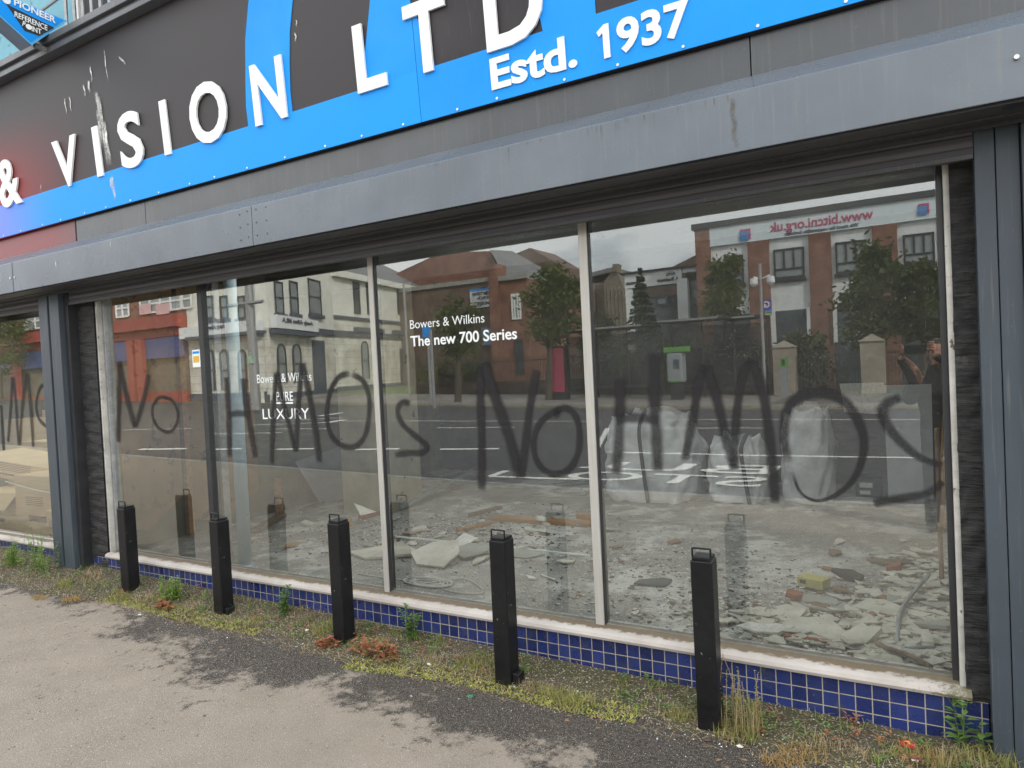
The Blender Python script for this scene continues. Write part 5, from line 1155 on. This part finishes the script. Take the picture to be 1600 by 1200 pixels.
# ---- red and blue shop terrace further left
FS = Facade((-66, YA), (cA0.x-.25, YA)); ts = thing('shop_terrace', 'red brick terrace with red pilasters and dark blue shop fascias beside the cream building', 'building', (-45, YA, .5))
US = (FS.b-FS.a).length; zt = FS.uz(250, 300)[1]
FS.box(MB(), 0, US, -.3, 9.5, -.4, 0).build('wall', 'redbrick', ts); MB().box(-66, FS.b.x, YA-9, YA-.4, -.3, 9.5).build('rear_block', 'redbrick', ts)
FS.box(MB(), 0, US, FS.uz(230, 517)[1], FS.uz(230, 499)[1], .003, .7).build('cornice', 'redpaint', ts)
FS.box(MB(), 0, US, FS.uz(230, 530)[1], FS.uz(230, 517)[1]-.003, .003, .35).build('frieze', 'redpaint', ts)
FS.box(MB(), 0, US, FS.uz(230, 562)[1], FS.uz(230, 531)[1], .003, .30).build('fascia', 'bluepaint', ts)
FS.box(MB(), 0, US, .3, FS.uz(230, 563)[1], .003, .05).build('shop_shutter', 'shopdark', ts)
FS.box(MB(), 0, US, .2, FS.uz(280, 632)[1]+.75, .06, .25).build('stall_riser', 'redpaint', ts)
for x0, x1 in ((212, 222), (226, 236), (28, 40), (-60, -48), (120, 132)): FS.box(MB(), FS.uz(x0, 560)[0], FS.uz(x1, 560)[0], .2, FS.uz(230, 531)[1], .31, .55).build('pilaster', 'redpaint', ts)
for x0, x1, nx_ in ((221, 285, 4), (287, 301, 1), (183, 202, 2), (37, 92, 3), (-40, 10, 3), (110, 165, 3)):
    u0_, u1_ = FS.uz(x0, 480)[0], FS.uz(x1, 480)[0]; zz = FS.uz(250, 487)[1]; m_ = MB(); w_ = FS.box(m_, u0_, u1_, zz, zz+2.6, .01, .04).build('window', 'paneb', ts); f_ = MB()
    for i in range(nx_+1): u = u0_+(u1_-u0_)*i/nx_; FS.box(f_, u-.06, u+.06, zz, zz+2.6, .045, .1)
    for z in (zz, zz+.5, zz+2.0, zz+2.6): FS.box(f_, u0_, u1_, z-.05, z+.05, .046, .095)
    f_.build('frame', 'white_frame', w_)
for x0, x1 in ((222, 240), (248, 268), (24, 36)): FS.box(MB(), FS.uz(x0, 490)[0], FS.uz(x1, 490)[0], FS.uz(x0, 506)[1]+.5, FS.uz(x0, 490)[1]+.5, .11, .14).build('poster', 'pink', ts)
# ---- brick church hall with signs
YH = -38.0
def hpt(px, py, y=YH): return RY(px, py, y)
ch = thing('church_hall', 'red brick church hall with slate roof, tall windows and a white notice board', 'building', (hpt(780, 590).x, YH, .5))
def wallpoly(par, nm, pxs, y, th, ma):
    pts = [RY(px, py, y) for px, py in pxs]; return MB().prism(pts, (0, -th, 0)).build(nm, ma, par)
xl, xm, xr = RY(700, 500, YH).x, RY(795, 500, YH).x, RY(836, 500, YH).x
z_d = RY(750, 442, YH).z; z_r = RY(810, 440, YH).z
MB().box(xl-8, xm, YH-10, YH, 0, z_d).build('wall', 'dkbrick', ch); MB().box(xm+.003, xr, YH-12, YH+1.0, 0, z_r).build('wing_wall', 'redbrick', ch)
MB().box(xl-8.1, xm+.05, YH-.1, YH+.15, z_d, z_d+.3).build('coping', 'kerb', ch); MB().box(xm-.1, xr+.15, YH+.8, YH+1.2, z_r, z_r+.35).build('coping', 'kerb', ch)
MB().box(xm-.6, xm-.002, YH, YH+1.5, 0, RY(790, 415, YH).z).build('buttress', 'redbrick', ch)
G1 = [RY(600, 470, YH-6), RY(612, 430, YH-6), RY(690, 394, YH-6), RY(765, 392, YH-6), RY(785, 440, YH-6), RY(790, 500, YH-6)]
MB().prism(G1, (0, -.5, 0)).build('gable_wall', 'redbrick', ch)
e = Vector((2.5, -14, 0)); R1 = [RY(765, 390, YH-5.8), RY(800, 392, YH-8), RY(872, 432, YH-4), RY(868, 448, YH-2), RY(795, 440, YH-2)]
MB().prism(R1, (0, -.3, -.1)).build('roof', 'grey_roof', ch); R2 = [RY(806, 396, YH-12), RY(828, 387, YH-12), RY(875, 415, YH-12), RY(885, 455, YH-12), RY(806, 455, YH-12)]
MB().prism(R2, (0, -5, 0)).build('rear_gable', 'dkbrick', ch)
FH = Facade((xm, YH+1.0), (xr, YH+1.0)); FD = Facade((xl-8, YH), (xm, YH))
win(FH, ch, 800, 459, 815, 499, nx=3, nz=2, fr='white_frame', t=.12); win(FH, ch, 806, 530, 818, 585, nx=2, nz=2, pane='pane', t=.1)
FD.pbox(MB(), 736, 452, 783, 480, .05, .12).build('sign_board', 'off_white', ch); FD.pbox(MB(), 736, 450.5, 783, 453.5, .125, .16).build('sign_edge', 'sign_blue', ch)
FD.text('1ST PRESBYTERIAN', 739, 456, 780, 461, .13, .02, .02, 'txt_dark', ch); FD.text('CHURCH', 748, 463, 771, 468, .13, .02, .02, 'txt_dark', ch); FD.text('BALLYMACARRETT', 742, 471, 779, 476, .13, .02, .02, 'txt_dark', ch)
FD.pbox(MB(), 754, 512, 773, 539, .05, .1).build('sign_board', mat('blue_notice', (.12, .2, .42), (.3, .38, .5), .5, scale=1), ch)
# ---- stone church
YC = -48.0
sc2 = thing('stone_church', 'dark stone church gable with pinnacle seen beyond the trees', 'church', (RY(950, 560, YC).x, YC, .3))
MB().prism([RY(p[0], p[1], YC) for p in ((944, 600), (944, 440), (961, 417), (981, 465), (981, 600))], (0, -1, 0)).build('gable_wall', 'stone', sc2)
MB().prism([RY(p[0], p[1], YC-1) for p in ((885, 600), (885, 442), (955, 425), (962, 440), (962, 600))], (0, -12, 0)).build('nave', 'stone', sc2)
MB().prism([RY(p[0], p[1], YC-1) for p in ((880, 445), (885, 436), (958, 417), (962, 440))], (0, -12, 0)).build('roof', 'grey_roof', sc2)
MB().prism([RY(p[0], p[1], YC+.3) for p in ((957, 425), (957, 413), (964, 412), (964, 425))], (0, -1, 0)).build('pinnacle', 'stone', sc2)
FCh = Facade((RY(944, 500, YC).x, YC), (RY(981, 500, YC).x, YC))
for x in (948, 954, 960, 966, 972): win(FCh, sc2, x, 452, x+3.5, 510, pane='pane', fr='stone', t=.1, arch=True)
# ---- low white block and big office
YL = -33.0
lo = thing('low_white_block', 'low white fronted block with a sign fascia beside the brick and white office', 'building', (RY(1030, 560, YL).x, YL, .1))
FL = Facade((RY(979, 500, YL).x, YL), (RY(1112, 500, YL).x, YL)); UL = (FL.b-FL.a).length
FL.box(MB(), 0, UL, 0, FL.uz(1000, 447)[1], -4, -.25).build('glazing', 'pane', lo)
FL.box(MB(), 0, FL.uz(1065, 440)[0], FL.uz(1000, 449)[1], FL.uz(1000, 427)[1], -4, 0).build('fascia', 'off_white', lo)
FL.box(MB(), FL.uz(1065, 430)[0]+.003, UL, FL.uz(1080, 425)[1], FL.uz(1080, 414)[1], -4, -.1).build('fascia', 'off_white', lo)
FL.box(MB(), -.2, UL+.1, FL.uz(1000, 427)[1]+.003, FL.uz(1000, 424)[1], -4, .15).build('coping', 'dark_frame', lo)
FL.pbox(MB(), 979, 441, 1000, 445, .004, .03).build('stripe', 'navy', lo)
FL.box(MB(), 0, FL.uz(990, 500)[0], 0, FL.uz(1000, 449)[1]-.003, -.24, -.05).build('wall', 'off_white', lo); FL.box(MB(), FL.uz(1061, 480)[0], FL.uz(1077, 480)[0], FL.uz(1070, 501)[1], FL.uz(1070, 436)[1], -.2, .25).build('pillar', 'off_white', lo)
FL.box(MB(), FL.uz(990, 480)[0]+.003, FL.uz(1061, 480)[0]-.003, FL.uz(1040, 462)[1], FL.uz(1040, 449)[1]-.003, -.24, -.1).build('brick_band', 'dkbrick', lo)
win(FL, lo, 1025, 463, 1045, 478, pane='paneb', t=.12, fr='navy')
FL.text('Arts', 1041, 425, 1055, 431, .02, .01, .03, 'txt_dark', lo); FL.text('& Business', 1027, 434, 1060, 440, .02, .01, .03, 'txt_dark', lo)
MB().prism([RY(p[0], p[1], YL-3) for p in ((1045, 420), (1090, 397), (1100, 395), (1100, 420))], (0, -6, 0)).build('pitched_roof', 'dkbrick', lo)
YO = -31.5
of = thing('office_building', 'tall brick and white panelled office with a long web-address sign across its top', 'building', (RY(1280, 560, YO).x, YO, 0))
FO = Facade((RY(1088, 400, YO).x, YO), (RY(1600, 400, YO).x+3, YO)); UO = (FO.b-FO.a).length; ZT_ = FO.uz(1280, 333)[1]
FO.box(MB(), 0, UO, 0, ZT_, -12, -.06).build('wall', 'off_white', of); FO.box(MB(), -.15, UO, ZT_, ZT_+.28, -12, .2).build('coping', 'dark_frame', of)
u_ = lambda x, y=430: FO.uz(x, y)[0]
zs0 = FO.uz(1283, 364)[1]
FO.box(MB(), u_(1112), UO, zs0, ZT_-.003, -.05, .10).build('sign_panel', mat('pale_sign_panel', (.66, .72, .76), (.6, .66, .7), .6), of)
FO.box(MB(), 0, u_(1112)-.003, 0, ZT_-.003, -.05, .12).build('pier', 'offbrick', of)
for x0, x1 in ((1170, 1203), (1265, 1300), (1365, 1404), (1478, 1520)): FO.box(MB(), u_(x0), u_(x1), 0, zs0-.003, -.05, .12).build('pier', 'offbrick', of)
for x0, x1, zt_, zb_ in ((1142, 1161, 400, 442), (1211, 1256, 389, 433), (1308, 1354, 378, 424), (1414, 1460, 366, 410)):
    zz1, zz0 = FO.uz((x0+x1)/2, zt_)[1], FO.uz((x0+x1)/2, zb_)[1]; w_ = FO.box(MB(), u_(x0), u_(x1), zz0, zz1, -.055, -.01).build('window', 'paneb', of); f_ = MB()
    for i in range(4): u = u_(x0)+(u_(x1)-u_(x0))*i/3; FO.box(f_, u-.04, u+.04, zz0+.35*(zz1-zz0)*(0 if i in (0, 3) else 1), zz1, -.008, .04)
    for z in (zz0, zz0+.3*(zz1-zz0), zz1): FO.box(f_, u_(x0)-.04, u_(x1)+.04, z-.04, z+.04, -.007, .045)
    f_.build('frame', 'dark_frame', w_); FO.box(MB(), u_(x0)-.1, u_(x1)+.1, zz0-.2, zz0-.05, -.05, .12).build('sill', 'dark_frame', w_)
zg = FO.uz(1237, 484)[1]
for x0, x1 in ((1203, 1265), (1300, 1365), (1404, 1478), (1112, 1170)): FO.box(MB(), u_(x0)+.003, u_(x1)-.003, 0, zg, -.055, .03).build('ground_floor_glazing', 'pane', of)
for x0, x1 in ((1206, 1213), (1262, 1267), (1303, 1309)): FO.box(MB(), u_(x0, 510), u_(x1, 510), FO.uz(1250, 538)[1], zg, .13, .25).build('white_post', 'off_white', of)
def otext(s_, x0, x1, yt, yb_, bold, ma='magenta', th=.02):
    xm_ = (x0+x1)/2; z1_, z0_ = FO.uz(xm_, yt)[1], FO.uz(xm_, yb_)[1]; a, b = u_(x0, yt), u_(x1, yt)
    text_mb(s_, FO.P(b, z0_, .105), -FO.d, (0, 0, 1), b-a, z1_-z0_, th, bold, nrm=FO.n).build('lettering', ma, of)
otext('www.bitcni.org.uk', 1202, 1365, 338, 358, .02); otext('We stand for responsible business', 1226, 1342, 356, 363.5, .01, 'txt_dark')
for x0, x1, yt, yb_ in ((1157, 1173, 360, 376), (1434, 1451, 320, 336)):
    z1_, z0_ = FO.uz(x0, yt)[1], FO.uz(x0, yb_)[1]; FO.box(MB(), u_(x0, yt), u_(x1, yt), z0_, z1_, .103, .13).build('logo_back', mat('logo_red', (.45, .06, .18), (.4, .05, .15), .5), of)
    FO.box(MB(), u_(x0-1, yt), u_(x1-3, yt), z0_-.05, z1_-.1, .132, .15).build('logo_front', mat('logo_blue', (.08, .22, .5), (.07, .2, .45), .5), of)
# ---- boundary wall, pillars, railings
YG = -27.0
for px, lb, wd in ((1228, 'sandstone gate pillar left of the railings, with a green ticket reader before it', 30), (1366, 'sandstone gate pillar at the right end of the railings', 28)):
    b0 = RY(px, 610, YG); xx = b0.x; hw = .42; zt_ = RY(px, 533 if px < 1300 else 523, YG).z; t = thing('gate_pillar', lb, 'pillar', (xx, YG, 0))
    MB().box(xx-hw, xx+hw, YG-.42, YG+.42, 0, zt_-.25).build('shaft', 'sand', t); m_ = MB()
    m_.add([(xx-hw-.06, YG-.48, zt_-.248), (xx+hw+.06, YG-.48, zt_-.248), (xx+hw+.06, YG+.48, zt_-.248), (xx-hw-.06, YG+.48, zt_-.248), (xx, YG, zt_+.05)], [(0, 1, 4), (1, 2, 4), (2, 3, 4), (3, 0, 4), (0, 3, 2, 1)]).build('cap', 'sand', t)
def railing(xa, xb, lb, h=1.7):
    t = thing('railing', lb, 'railing', (xa, YG, g(xa))); m_ = MB(); x = xa
    while x < xb: m_.box(x, x+.025, YG-.012, YG+.012, g(x), g(x)+h); x += .13
    m_.build('bars', 'iron', t); MB().box(xa, xb, YG-.02, YG+.02, g((xa+xb)/2)+h-.15, g((xa+xb)/2)+h-.1).box(xa, xb, YG-.02, YG+.02, g((xa+xb)/2)+.15, g((xa+xb)/2)+.2).build('rail', 'iron', t)
xp1, xp2 = RY(1228, 610, YG).x, RY(1366, 610, YG).x
railing(xp1+.5, xp2-.5, 'black iron railings between the two gate pillars'); railing(xp2+.5, xp2+8, 'black iron railings right of the gate pillars'); railing(-24, xp1-.5, 'black iron railings behind the bus shelters', 1.9)
tag(MB().box(-24, xp1-.5, YG-.7, YG-.3, 0, 1.0).build('low_wall', 'dkbrick', origin=(-15, YG-.5, 0)), 'low dark brick wall behind the far railings', 'wall')
# ---- trees
def tree(px, py, y, cx0, cx1, cyt, cyb, lb, ma='leaf_tree', n=2600, ls=.28, shape='round', seed=0):
    rr = random.Random(seed); b0 = RG(px, py) if y is None else None
    if y is not None: q = RY(px, py, y); b0 = Vector((q.x, y, g(q.x)))
    y = b0.y; top = RY((cx0+cx1)/2, cyt, y); bot = RY((cx0+cx1)/2, cyb, y); xl_, xr_ = RY(cx0, (cyt+cyb)/2, y).x, RY(cx1, (cyt+cyb)/2, y).x
    cx, cz, rx, rz = (xl_+xr_)/2, (top.z+bot.z)/2, (xr_-xl_)/2, (top.z-bot.z)/2; t = thing('tree' if shape != 'cone' else 'conifer_tree', lb, 'tree', b0, 'trees across the road'); cen = Vector((cx, y, cz))
    tr_ = MB().tube([b0, b0.lerp(cen, .5), cen, Vector((cx, y, top.z-.2*rz))], [.16, .12, .07, .02], 8)
    lm = [cen]
    for k in range(9 if shape != 'cone' else 0):
        a = rr.uniform(0, 6.28); e = cen+Vector((math.cos(a)*rx*.7, math.sin(a)*rx*.7, rr.uniform(-.5, .7)*rz)); s_ = b0.lerp(cen, rr.uniform(.6, 1)); tr_.tube([s_, s_.lerp(e, .5)+Vector((0, 0, .2)), e], [.06, .04, .012], 5)
    tr_.build('trunk', 'bark', t); m_ = MB(); cl = []
    if shape != 'cone':
        for k in range(34): 
            a = rr.uniform(0, 6.28); ph = rr.uniform(-1, 1); r_ = rr.random()**.45; q = math.sqrt(max(0, 1-ph*ph)); cl.append((cen+Vector((math.cos(a)*q*rx*r_*.85, math.sin(a)*q*rx*r_*.85, ph*rz*r_*.85)), rr.uniform(.22, .38)*min(rx, rz)))
    for i in range(n):
        if shape == 'cone':
            v = rr.random()**1.3; lay = round(v*9)/9; rad = rx*1.25*(1-lay*.96)*(.9+.2*rr.random()); a = rr.choice(range(9))*.698+lay*3+rr.uniform(-.22, .22); d = rr.random()**.5; c = Vector((cx+math.cos(a)*rad*d, y+math.sin(a)*rad*d, bot.z+2*rz*lay-.18*rad*d+rr.uniform(-.12, .12)))
        else:
            c0, cr_ = rr.choice(cl); c = c0+Vector((rr.gauss(0, 1), rr.gauss(0, 1), rr.gauss(0, .8)))*cr_*.62
        d1 = Vector((rr.uniform(-1, 1), rr.uniform(-1, 1), rr.uniform(-1, .6))).normalized(); d2 = d1.orthogonal().normalized(); s_ = ls*rr.uniform(.5, 1)*.5
        m_.add([c-d1*s_, c+d2*s_*.5, c+d1*s_, c-d2*s_*.5], [(0, 1, 2, 3)])
    m_.build('crown', ma, t)
tree(716, 628, None, 682, 752, 462, 568, 'young pale-leaved tree in front of the brick hall', n=1900, ls=.3, seed=1)
tree(857, 625, None, 812, 912, 402, 552, 'taller round tree right of the brick hall', n=3200, ls=.34, seed=2)
tree(1000, 600, -30, 978, 1028, 424, 530, 'conifer standing before the low white block', 'leaf_conifer', 1500, .36, 'cone', 3)
tree(1132, 600, -28.5, 1098, 1172, 388, 520, 'leafy tree covering the left end of the office', n=3200, ls=.32, seed=4)
tree(1350, 600, -27.8, 1305, 1425, 372, 560, 'large dense tree in front of the office windows', 'leaf_dark', 5200, .34, seed=5)
tree(1440, 600, -28.2, 1395, 1500, 385, 560, 'second dense tree at the right edge of the reflection', 'leaf_dark', 4200, .34, seed=6)
tree(965, 610, -26, 960, 985, 540, 590, 'small yellow-green sapling by the shelters', 'leaf_bright', 500, .3, seed=7)
tree(1180, 615, -28, 1090, 1200, 520, 600, 'dark shrub mass under the leafy tree', 'leaf_dark', 2200, .34, seed=8)
tree(1290, 610, -28.2, 1215, 1300, 500, 600, 'dark shrubs behind the railings', 'leaf_dark', 2600, .34, seed=9)
tree(930, 600, -30, 905, 960, 470, 590, 'dark tree in front of the stone church', 'leaf_dark', 2200, .34, seed=10)
tree(0, 600, -19, -30, 22, 440, 600, 'tree at the far left end of the street reflection', 'leaf_tree', 2400, .4, seed=12)
tree(960, 600, -27.8, 900, 1040, 528, 606, 'rough dark hedge behind the left bus shelter', 'leaf_dark', 2600, .32, seed=21)
tree(1060, 600, -27.9, 1020, 1120, 520, 604, 'rough dark hedge behind the ticket machine', 'leaf_dark', 2400, .32, seed=22)
tree(700, 600, -27.5, 655, 760, 560, 604, 'low green bushes below the young tree', 'leaf_tree', 1800, .3, seed=23)
# ---- bus shelters, advert, machines, poles
def shelter(pxa, pxb, pyr, y, lb):
    a, b = RY(pxa, pyr, y), RY(pxb, pyr, y); z = a.z; t = thing('bus_shelter', lb, 'bus shelter', (a.x, y, g(a.x)), 'bus shelters across the road'); gz = g((a.x+b.x)/2); z = min(max(z, gz+2.4), gz+3.2)
    MB().box(a.x, b.x, y-1.5, y+.2, z, z+.10).build('roof', 'iron', t); MB().box(a.x, b.x-.3, y+.203, y+.25, z+.02, z+.09).build('roof_edge', 'galv', t)
    n_ = max(2, int((b.x-a.x)/1.3))
    for i in range(n_+1): x = a.x+.05+(b.x-a.x-.12)*i/n_; MB().box(x, x+.06, y-1.4, y-1.34, gz, z).build('post', 'iron', t)
    MB().box(a.x+.1, b.x-.1, y-1.38, y-1.36, gz+.3, z-.15).build('glass_panel', 'shelter_glass', t)
    MB().box(a.x+.4, b.x-.4, y-1.2, y-.85, gz+.45, gz+.52).build('bench', 'iron', t)
shelter(862, 1016, 521, -23.6, 'dark flat-roofed bus shelter left of the green ticket machine'); shelter(1030, 1136, 505, -24.4, 'dark bus shelter behind the ticket machine'); shelter(1128, 1192, 499, -25.4, 'narrow dark shelter next to the camera pole')
q0, q1 = RY(861, 545, -23.3), RY(886, 612, -23.3); t = thing('advert_panel', 'tall magenta and orange advert panel at the end of the shelter', 'advert', (q0.x, -23.3, g(q0.x)))
MB().box(q0.x-.1, q1.x+.1, -23.35, -23.1, g(q0.x), q0.z+.1).build('frame', 'iron', t); MB().box(q0.x, q1.x, -23.098, -23.08, q1.z, q0.z).build('poster', 'poster', t)
q0, q1 = RY(1040, 548, -23.4), RY(1067, 598, -23.4); gz = g(q0.x); t = thing('ticket_machine', 'grey ticket machine with lime green top sign', 'machine', (q0.x, -23.4, gz))
MB().box(q0.x, q1.x, -24.0, -23.4, q1.z, q0.z-.1).build('body', 'mach', t, bevel=.08); MB().box(q0.x+.1, q1.x-.1, -23.9, -23.5, gz, q1.z).build('stand', 'iron', t); a, b = RY(1036, 543, -23.4), RY(1074, 549, -23.4)
MB().box(a.x, b.x, -23.8, -23.4, b.z, a.z).build('top_sign', 'lime', t); MB().box(q0.x+.30, q1.x-.12, -23.398, -23.38, (q0.z+q1.z)/2-.1, (q0.z+q1.z)/2+.28).build('screen', 'navy', t); MB().box(q0.x+.1, q1.x-.1, -23.398, -23.38, q1.z+.02, q1.z+.08).build('base_trim', 'lime', t)
q0, q1 = RY(1218, 559, -25.6), RY(1229, 574, -25.6); t = thing('ticket_reader', 'small grey post with bright green reader in front of the left pillar', 'machine', (q0.x, -25.6, 0))
MB().box(q0.x, q1.x, -25.8, -25.6, 0, q1.z-.003).build('post', 'mach', t); MB().box(q0.x-.02, q1.x+.02, -25.82, -25.58, q1.z, q0.z).build('reader', 'lime', t); MB().box(q0.x+.07, q1.x-.07, -25.578, -25.56, q1.z+.1, q0.z-.08).build('screen', 'iron', t)
yp = -23.9; q = RY(1193, 560, yp); zt_ = RY(1189, 412, yp).z; t = thing('camera_pole', 'slim grey pole with two dome cameras and a purple sign', 'pole', (q.x, yp, g(q.x)))
MB().tube([(q.x, yp, g(q.x)), (q.x, yp, zt_)], .06, 10).build('shaft', 'galv', t)
for s_, px_, py_ in ((-1, 1178, 442), (1, 1204, 439)):
    c = RY(px_, py_, yp); MB().tube([(q.x, yp, c.z+.1), (c.x, yp, c.z+.22)], .03, 6).build('arm', 'off_white', t); MB().tube([c+Vector((0, 0, -.14)), c+Vector((0, 0, -.05)), c+Vector((0, 0, .16))], [.08, .15, .14], 12).build('dome_camera', 'off_white', t)
a, b = RY(1194, 468, yp), RY(1206, 492, yp); sb = MB().box(a.x, b.x, yp-.02, yp+.02, b.z, a.z).build('sign', 'purple', t)
text_mb('G', (b.x-.06, yp+.021, (a.z+b.z)/2), (-1, 0, 0), (0, 0, 1), .2, .24, .01, .02, nrm=(0, 1, 0)).build('lettering', 'letter', sb)
for k, cl_ in enumerate(('yellow', 'lime', 'sign_blue')): MB().box(a.x+.01, b.x-.01, yp+.021, yp+.03, b.z+.02+.06*k, b.z+.075+.06*k).build('stripe', cl_, sb)
def lamp(px, py, ptop, lb, rad=.07, arms=False, y=None):
    b0 = RG(px, py) if y is None else RY(px, py, y)
    if y is not None: b0.z = g(b0.x)
    z = RY(px-.05*(py-ptop), ptop, b0.y).z; t = thing('street_pole', lb, 'pole', b0); MB().tube([b0, Vector((b0.x, b0.y, z))], [rad*1.2, rad], 10).build('shaft', 'galv', t)
    return b0, z, t
b0, z, t = lamp(400, 640, 430, 'thick grey street pole before the cream corner building', .17)
c = RY(392, 474, b0.y); MB().tube([(b0.x-1.2, b0.y+.1, c.z), (b0.x+.9, b0.y+.1, c.z)], .08, 6).build('cross_arm', 'galv', t); MB().box(b0.x-.12, b0.x+.25, b0.y+.18, b0.y+.21, RY(376, 569, b0.y).z, RY(376, 557, b0.y).z).build('plate', mat('green_plate', (.1, .4, .25), (.5, .6, .5), .5), t)
lamp(640, 625, 440, 'thin pole leaning beside the corner building side wall', .05); lamp(679, 638, 515, 'thin sign pole left of the young tree', .06)[2]
b0, z, t = lamp(674, 632, 510, 'short sign pole carrying a small blue plate', .05); MB().box(b0.x-.2, b0.x+.2, b0.y+.07, b0.y+.1, z-.45, z).build('plate', 'sign_blue', t)

# ---------------------------------------------------------------- the photographer (reflected faintly)
bp = (.27, -3.80)
def skin(name, verts, edges, rad, ma, par, root=0, sub=1):
    me = bpy.data.meshes.new(name); o0 = parent_world(par) if par else Vector((0, 0, 0)); me.from_pydata([Vector(v)-o0 for v in verts], edges, []); ob = bpy.data.objects.new(name, me); COL.objects.link(ob)
    md = ob.modifiers.new('skin', 'SKIN'); md.use_smooth_shade = True
    if not me.skin_vertices: me.attributes.new if False else None
    return ob, me
def limb(m_, pts, rads, n=12): m_.tube(smooth_path([Vector(p) for p in pts], 5), [rads[min(i//5, len(rads)-1)]+(rads[min(i//5+1, len(rads)-1)]-rads[min(i//5, len(rads)-1)])*(i % 5)/5 for i in range((len(pts)-1)*5+1)], n)
ph_ = thing('person', 'person in dark clothes holding up a phone with both hands, reflected faintly at the right', 'person', (bp[0], bp[1], 0))
X0, Y0 = bp
body = MB()
def ell(m_, c, rx, ry, rz, nu=20, nv=12):
    k = len(m_.v); c = Vector(c)
    for j in range(nv+1):
        a = -math.pi/2+math.pi*j/nv
        for i in range(nu): b = i/nu*6.283; m_.v.append(c+Vector((math.cos(a)*math.cos(b)*rx, math.cos(a)*math.sin(b)*ry, math.sin(a)*rz)))
    for j in range(nv):
        for i in range(nu): m_.f.append((k+j*nu+i, k+j*nu+(i+1) % nu, k+(j+1)*nu+(i+1) % nu, k+(j+1)*nu+i))
# skin: head, neck, forearms and hands gripping the phone just behind and beside the lens
hx, hy, hz = X0-.02, Y0+.0, 1.60
ell(body, (hx, hy, hz), .076, .095, .115); ell(body, (hx, hy+.03, hz-.07), .052, .062, .05); limb(body, [(hx, hy-.01, 1.36), (hx, hy, 1.44), (hx, hy, 1.55)], [.068, .058, .055])
body.prism([(hx-.012, hy+.088, hz-.03), (hx+.012, hy+.088, hz-.03), (hx, hy+.092, hz+.02)], (0, .022, -.006))
for s_ in (-1, 1): ell(body, (hx+s_*.077, hy-.005, hz), .012, .026, .034, 8, 6)
PHX, PHY, PHZ = .075, CAM.y-.014, 1.645
lw = Vector((-.035, PHY-.055, 1.585)); rw = Vector((.215, PHY-.05, 1.60))
limb(body, [(X0-.24, Y0+.16, 1.22), (X0-.19, Y0+.30, 1.42), lw], [.048, .04, .028]); limb(body, [(X0+.24, Y0+.16, 1.22), (X0+.19, Y0+.28, 1.42), rw], [.048, .04, .028])
for wr, sx in ((lw, 1), (rw, -1)):
    palm = wr+Vector((sx*.012, .022, .05)); ell(body, palm, .020, .026, .046, 12, 8)
    for k, (L_, dz) in enumerate(((.062, .042), (.070, .022), (.066, .002), (.052, -.018))):
        a = palm+Vector((0, .014, dz)); tip = Vector((wr.x+sx*(.050+.006*(k % 2)), PHY+.010 if True else 0, palm.z+dz+.012))
        if wr is lw: tip.x = wr.x+.012; tip.y = PHY-.006
        midp = a.lerp(tip, .5)+Vector((-sx*.014, .016 if wr is not lw else .0, .004)); limb(body, [a, midp, tip], [.009, .0085, .0065], 8)
    a = palm+Vector((sx*.008, -.01, -.022)); limb(body, [a, a+Vector((sx*.03, .005, .018)), a+Vector((sx*.055, .012, .022))], [.012, .010, .008], 8)
body.build('body', 'skin', ph_, smooth=True)
jk = MB(); limb(jk, [(X0, Y0, .86), (X0, Y0, 1.05), (X0, Y0, 1.25), (X0, Y0, 1.38), (X0, Y0, 1.50)], [.155, .15, .175, .11, .085], 20)
jk.v = [Vector((X0+(v.x-X0)*1.18, Y0+(v.y-Y0)*.75, v.z)) for v in jk.v]
for s_ in (-1, 1): limb(jk, [(X0+s_*.15, Y0, 1.36), (X0+s_*.24, Y0+.04, 1.26), (X0+s_*.245, Y0+.15, 1.21), (X0+s_*.21, Y0+.26, 1.36), tuple((lw if s_ < 0 else rw)+Vector((s_*.003, -.006, -.012)))], [.075, .065, .058, .050, .036], 14)
jk.build('jacket', 'cloth_dark', ph_, smooth=True)
tr = MB()
for s_ in (-1, 1): limb(tr, [(X0+s_*.08, Y0, .92), (X0+s_*.10, Y0+.01, .5), (X0+s_*.11, Y0, .08)], [.10, .072, .055], 14)
tr.build('trousers', 'cloth_jean', ph_, smooth=True)
sh = MB()
for s_ in (-1, 1): ell(sh, (X0+s_*.115, Y0+.05, .045), .048, .13, .045, 14, 8)
sh.build('shoes', 'strap', ph_, smooth=True)
ha = MB(); ell(ha, (hx, hy-.03, hz+.018), .088, .108, .128); ha.build('hair', 'hair', ph_, smooth=True)
tag(MB().box(-.012, .152, CAM.y-.022, CAM.y-.013, 1.607, 1.684).build('phone', 'phone', origin=(.07, CAM.y-.017, 1.645), bevel=.003), 'black phone held sideways in both hands', 'phone')
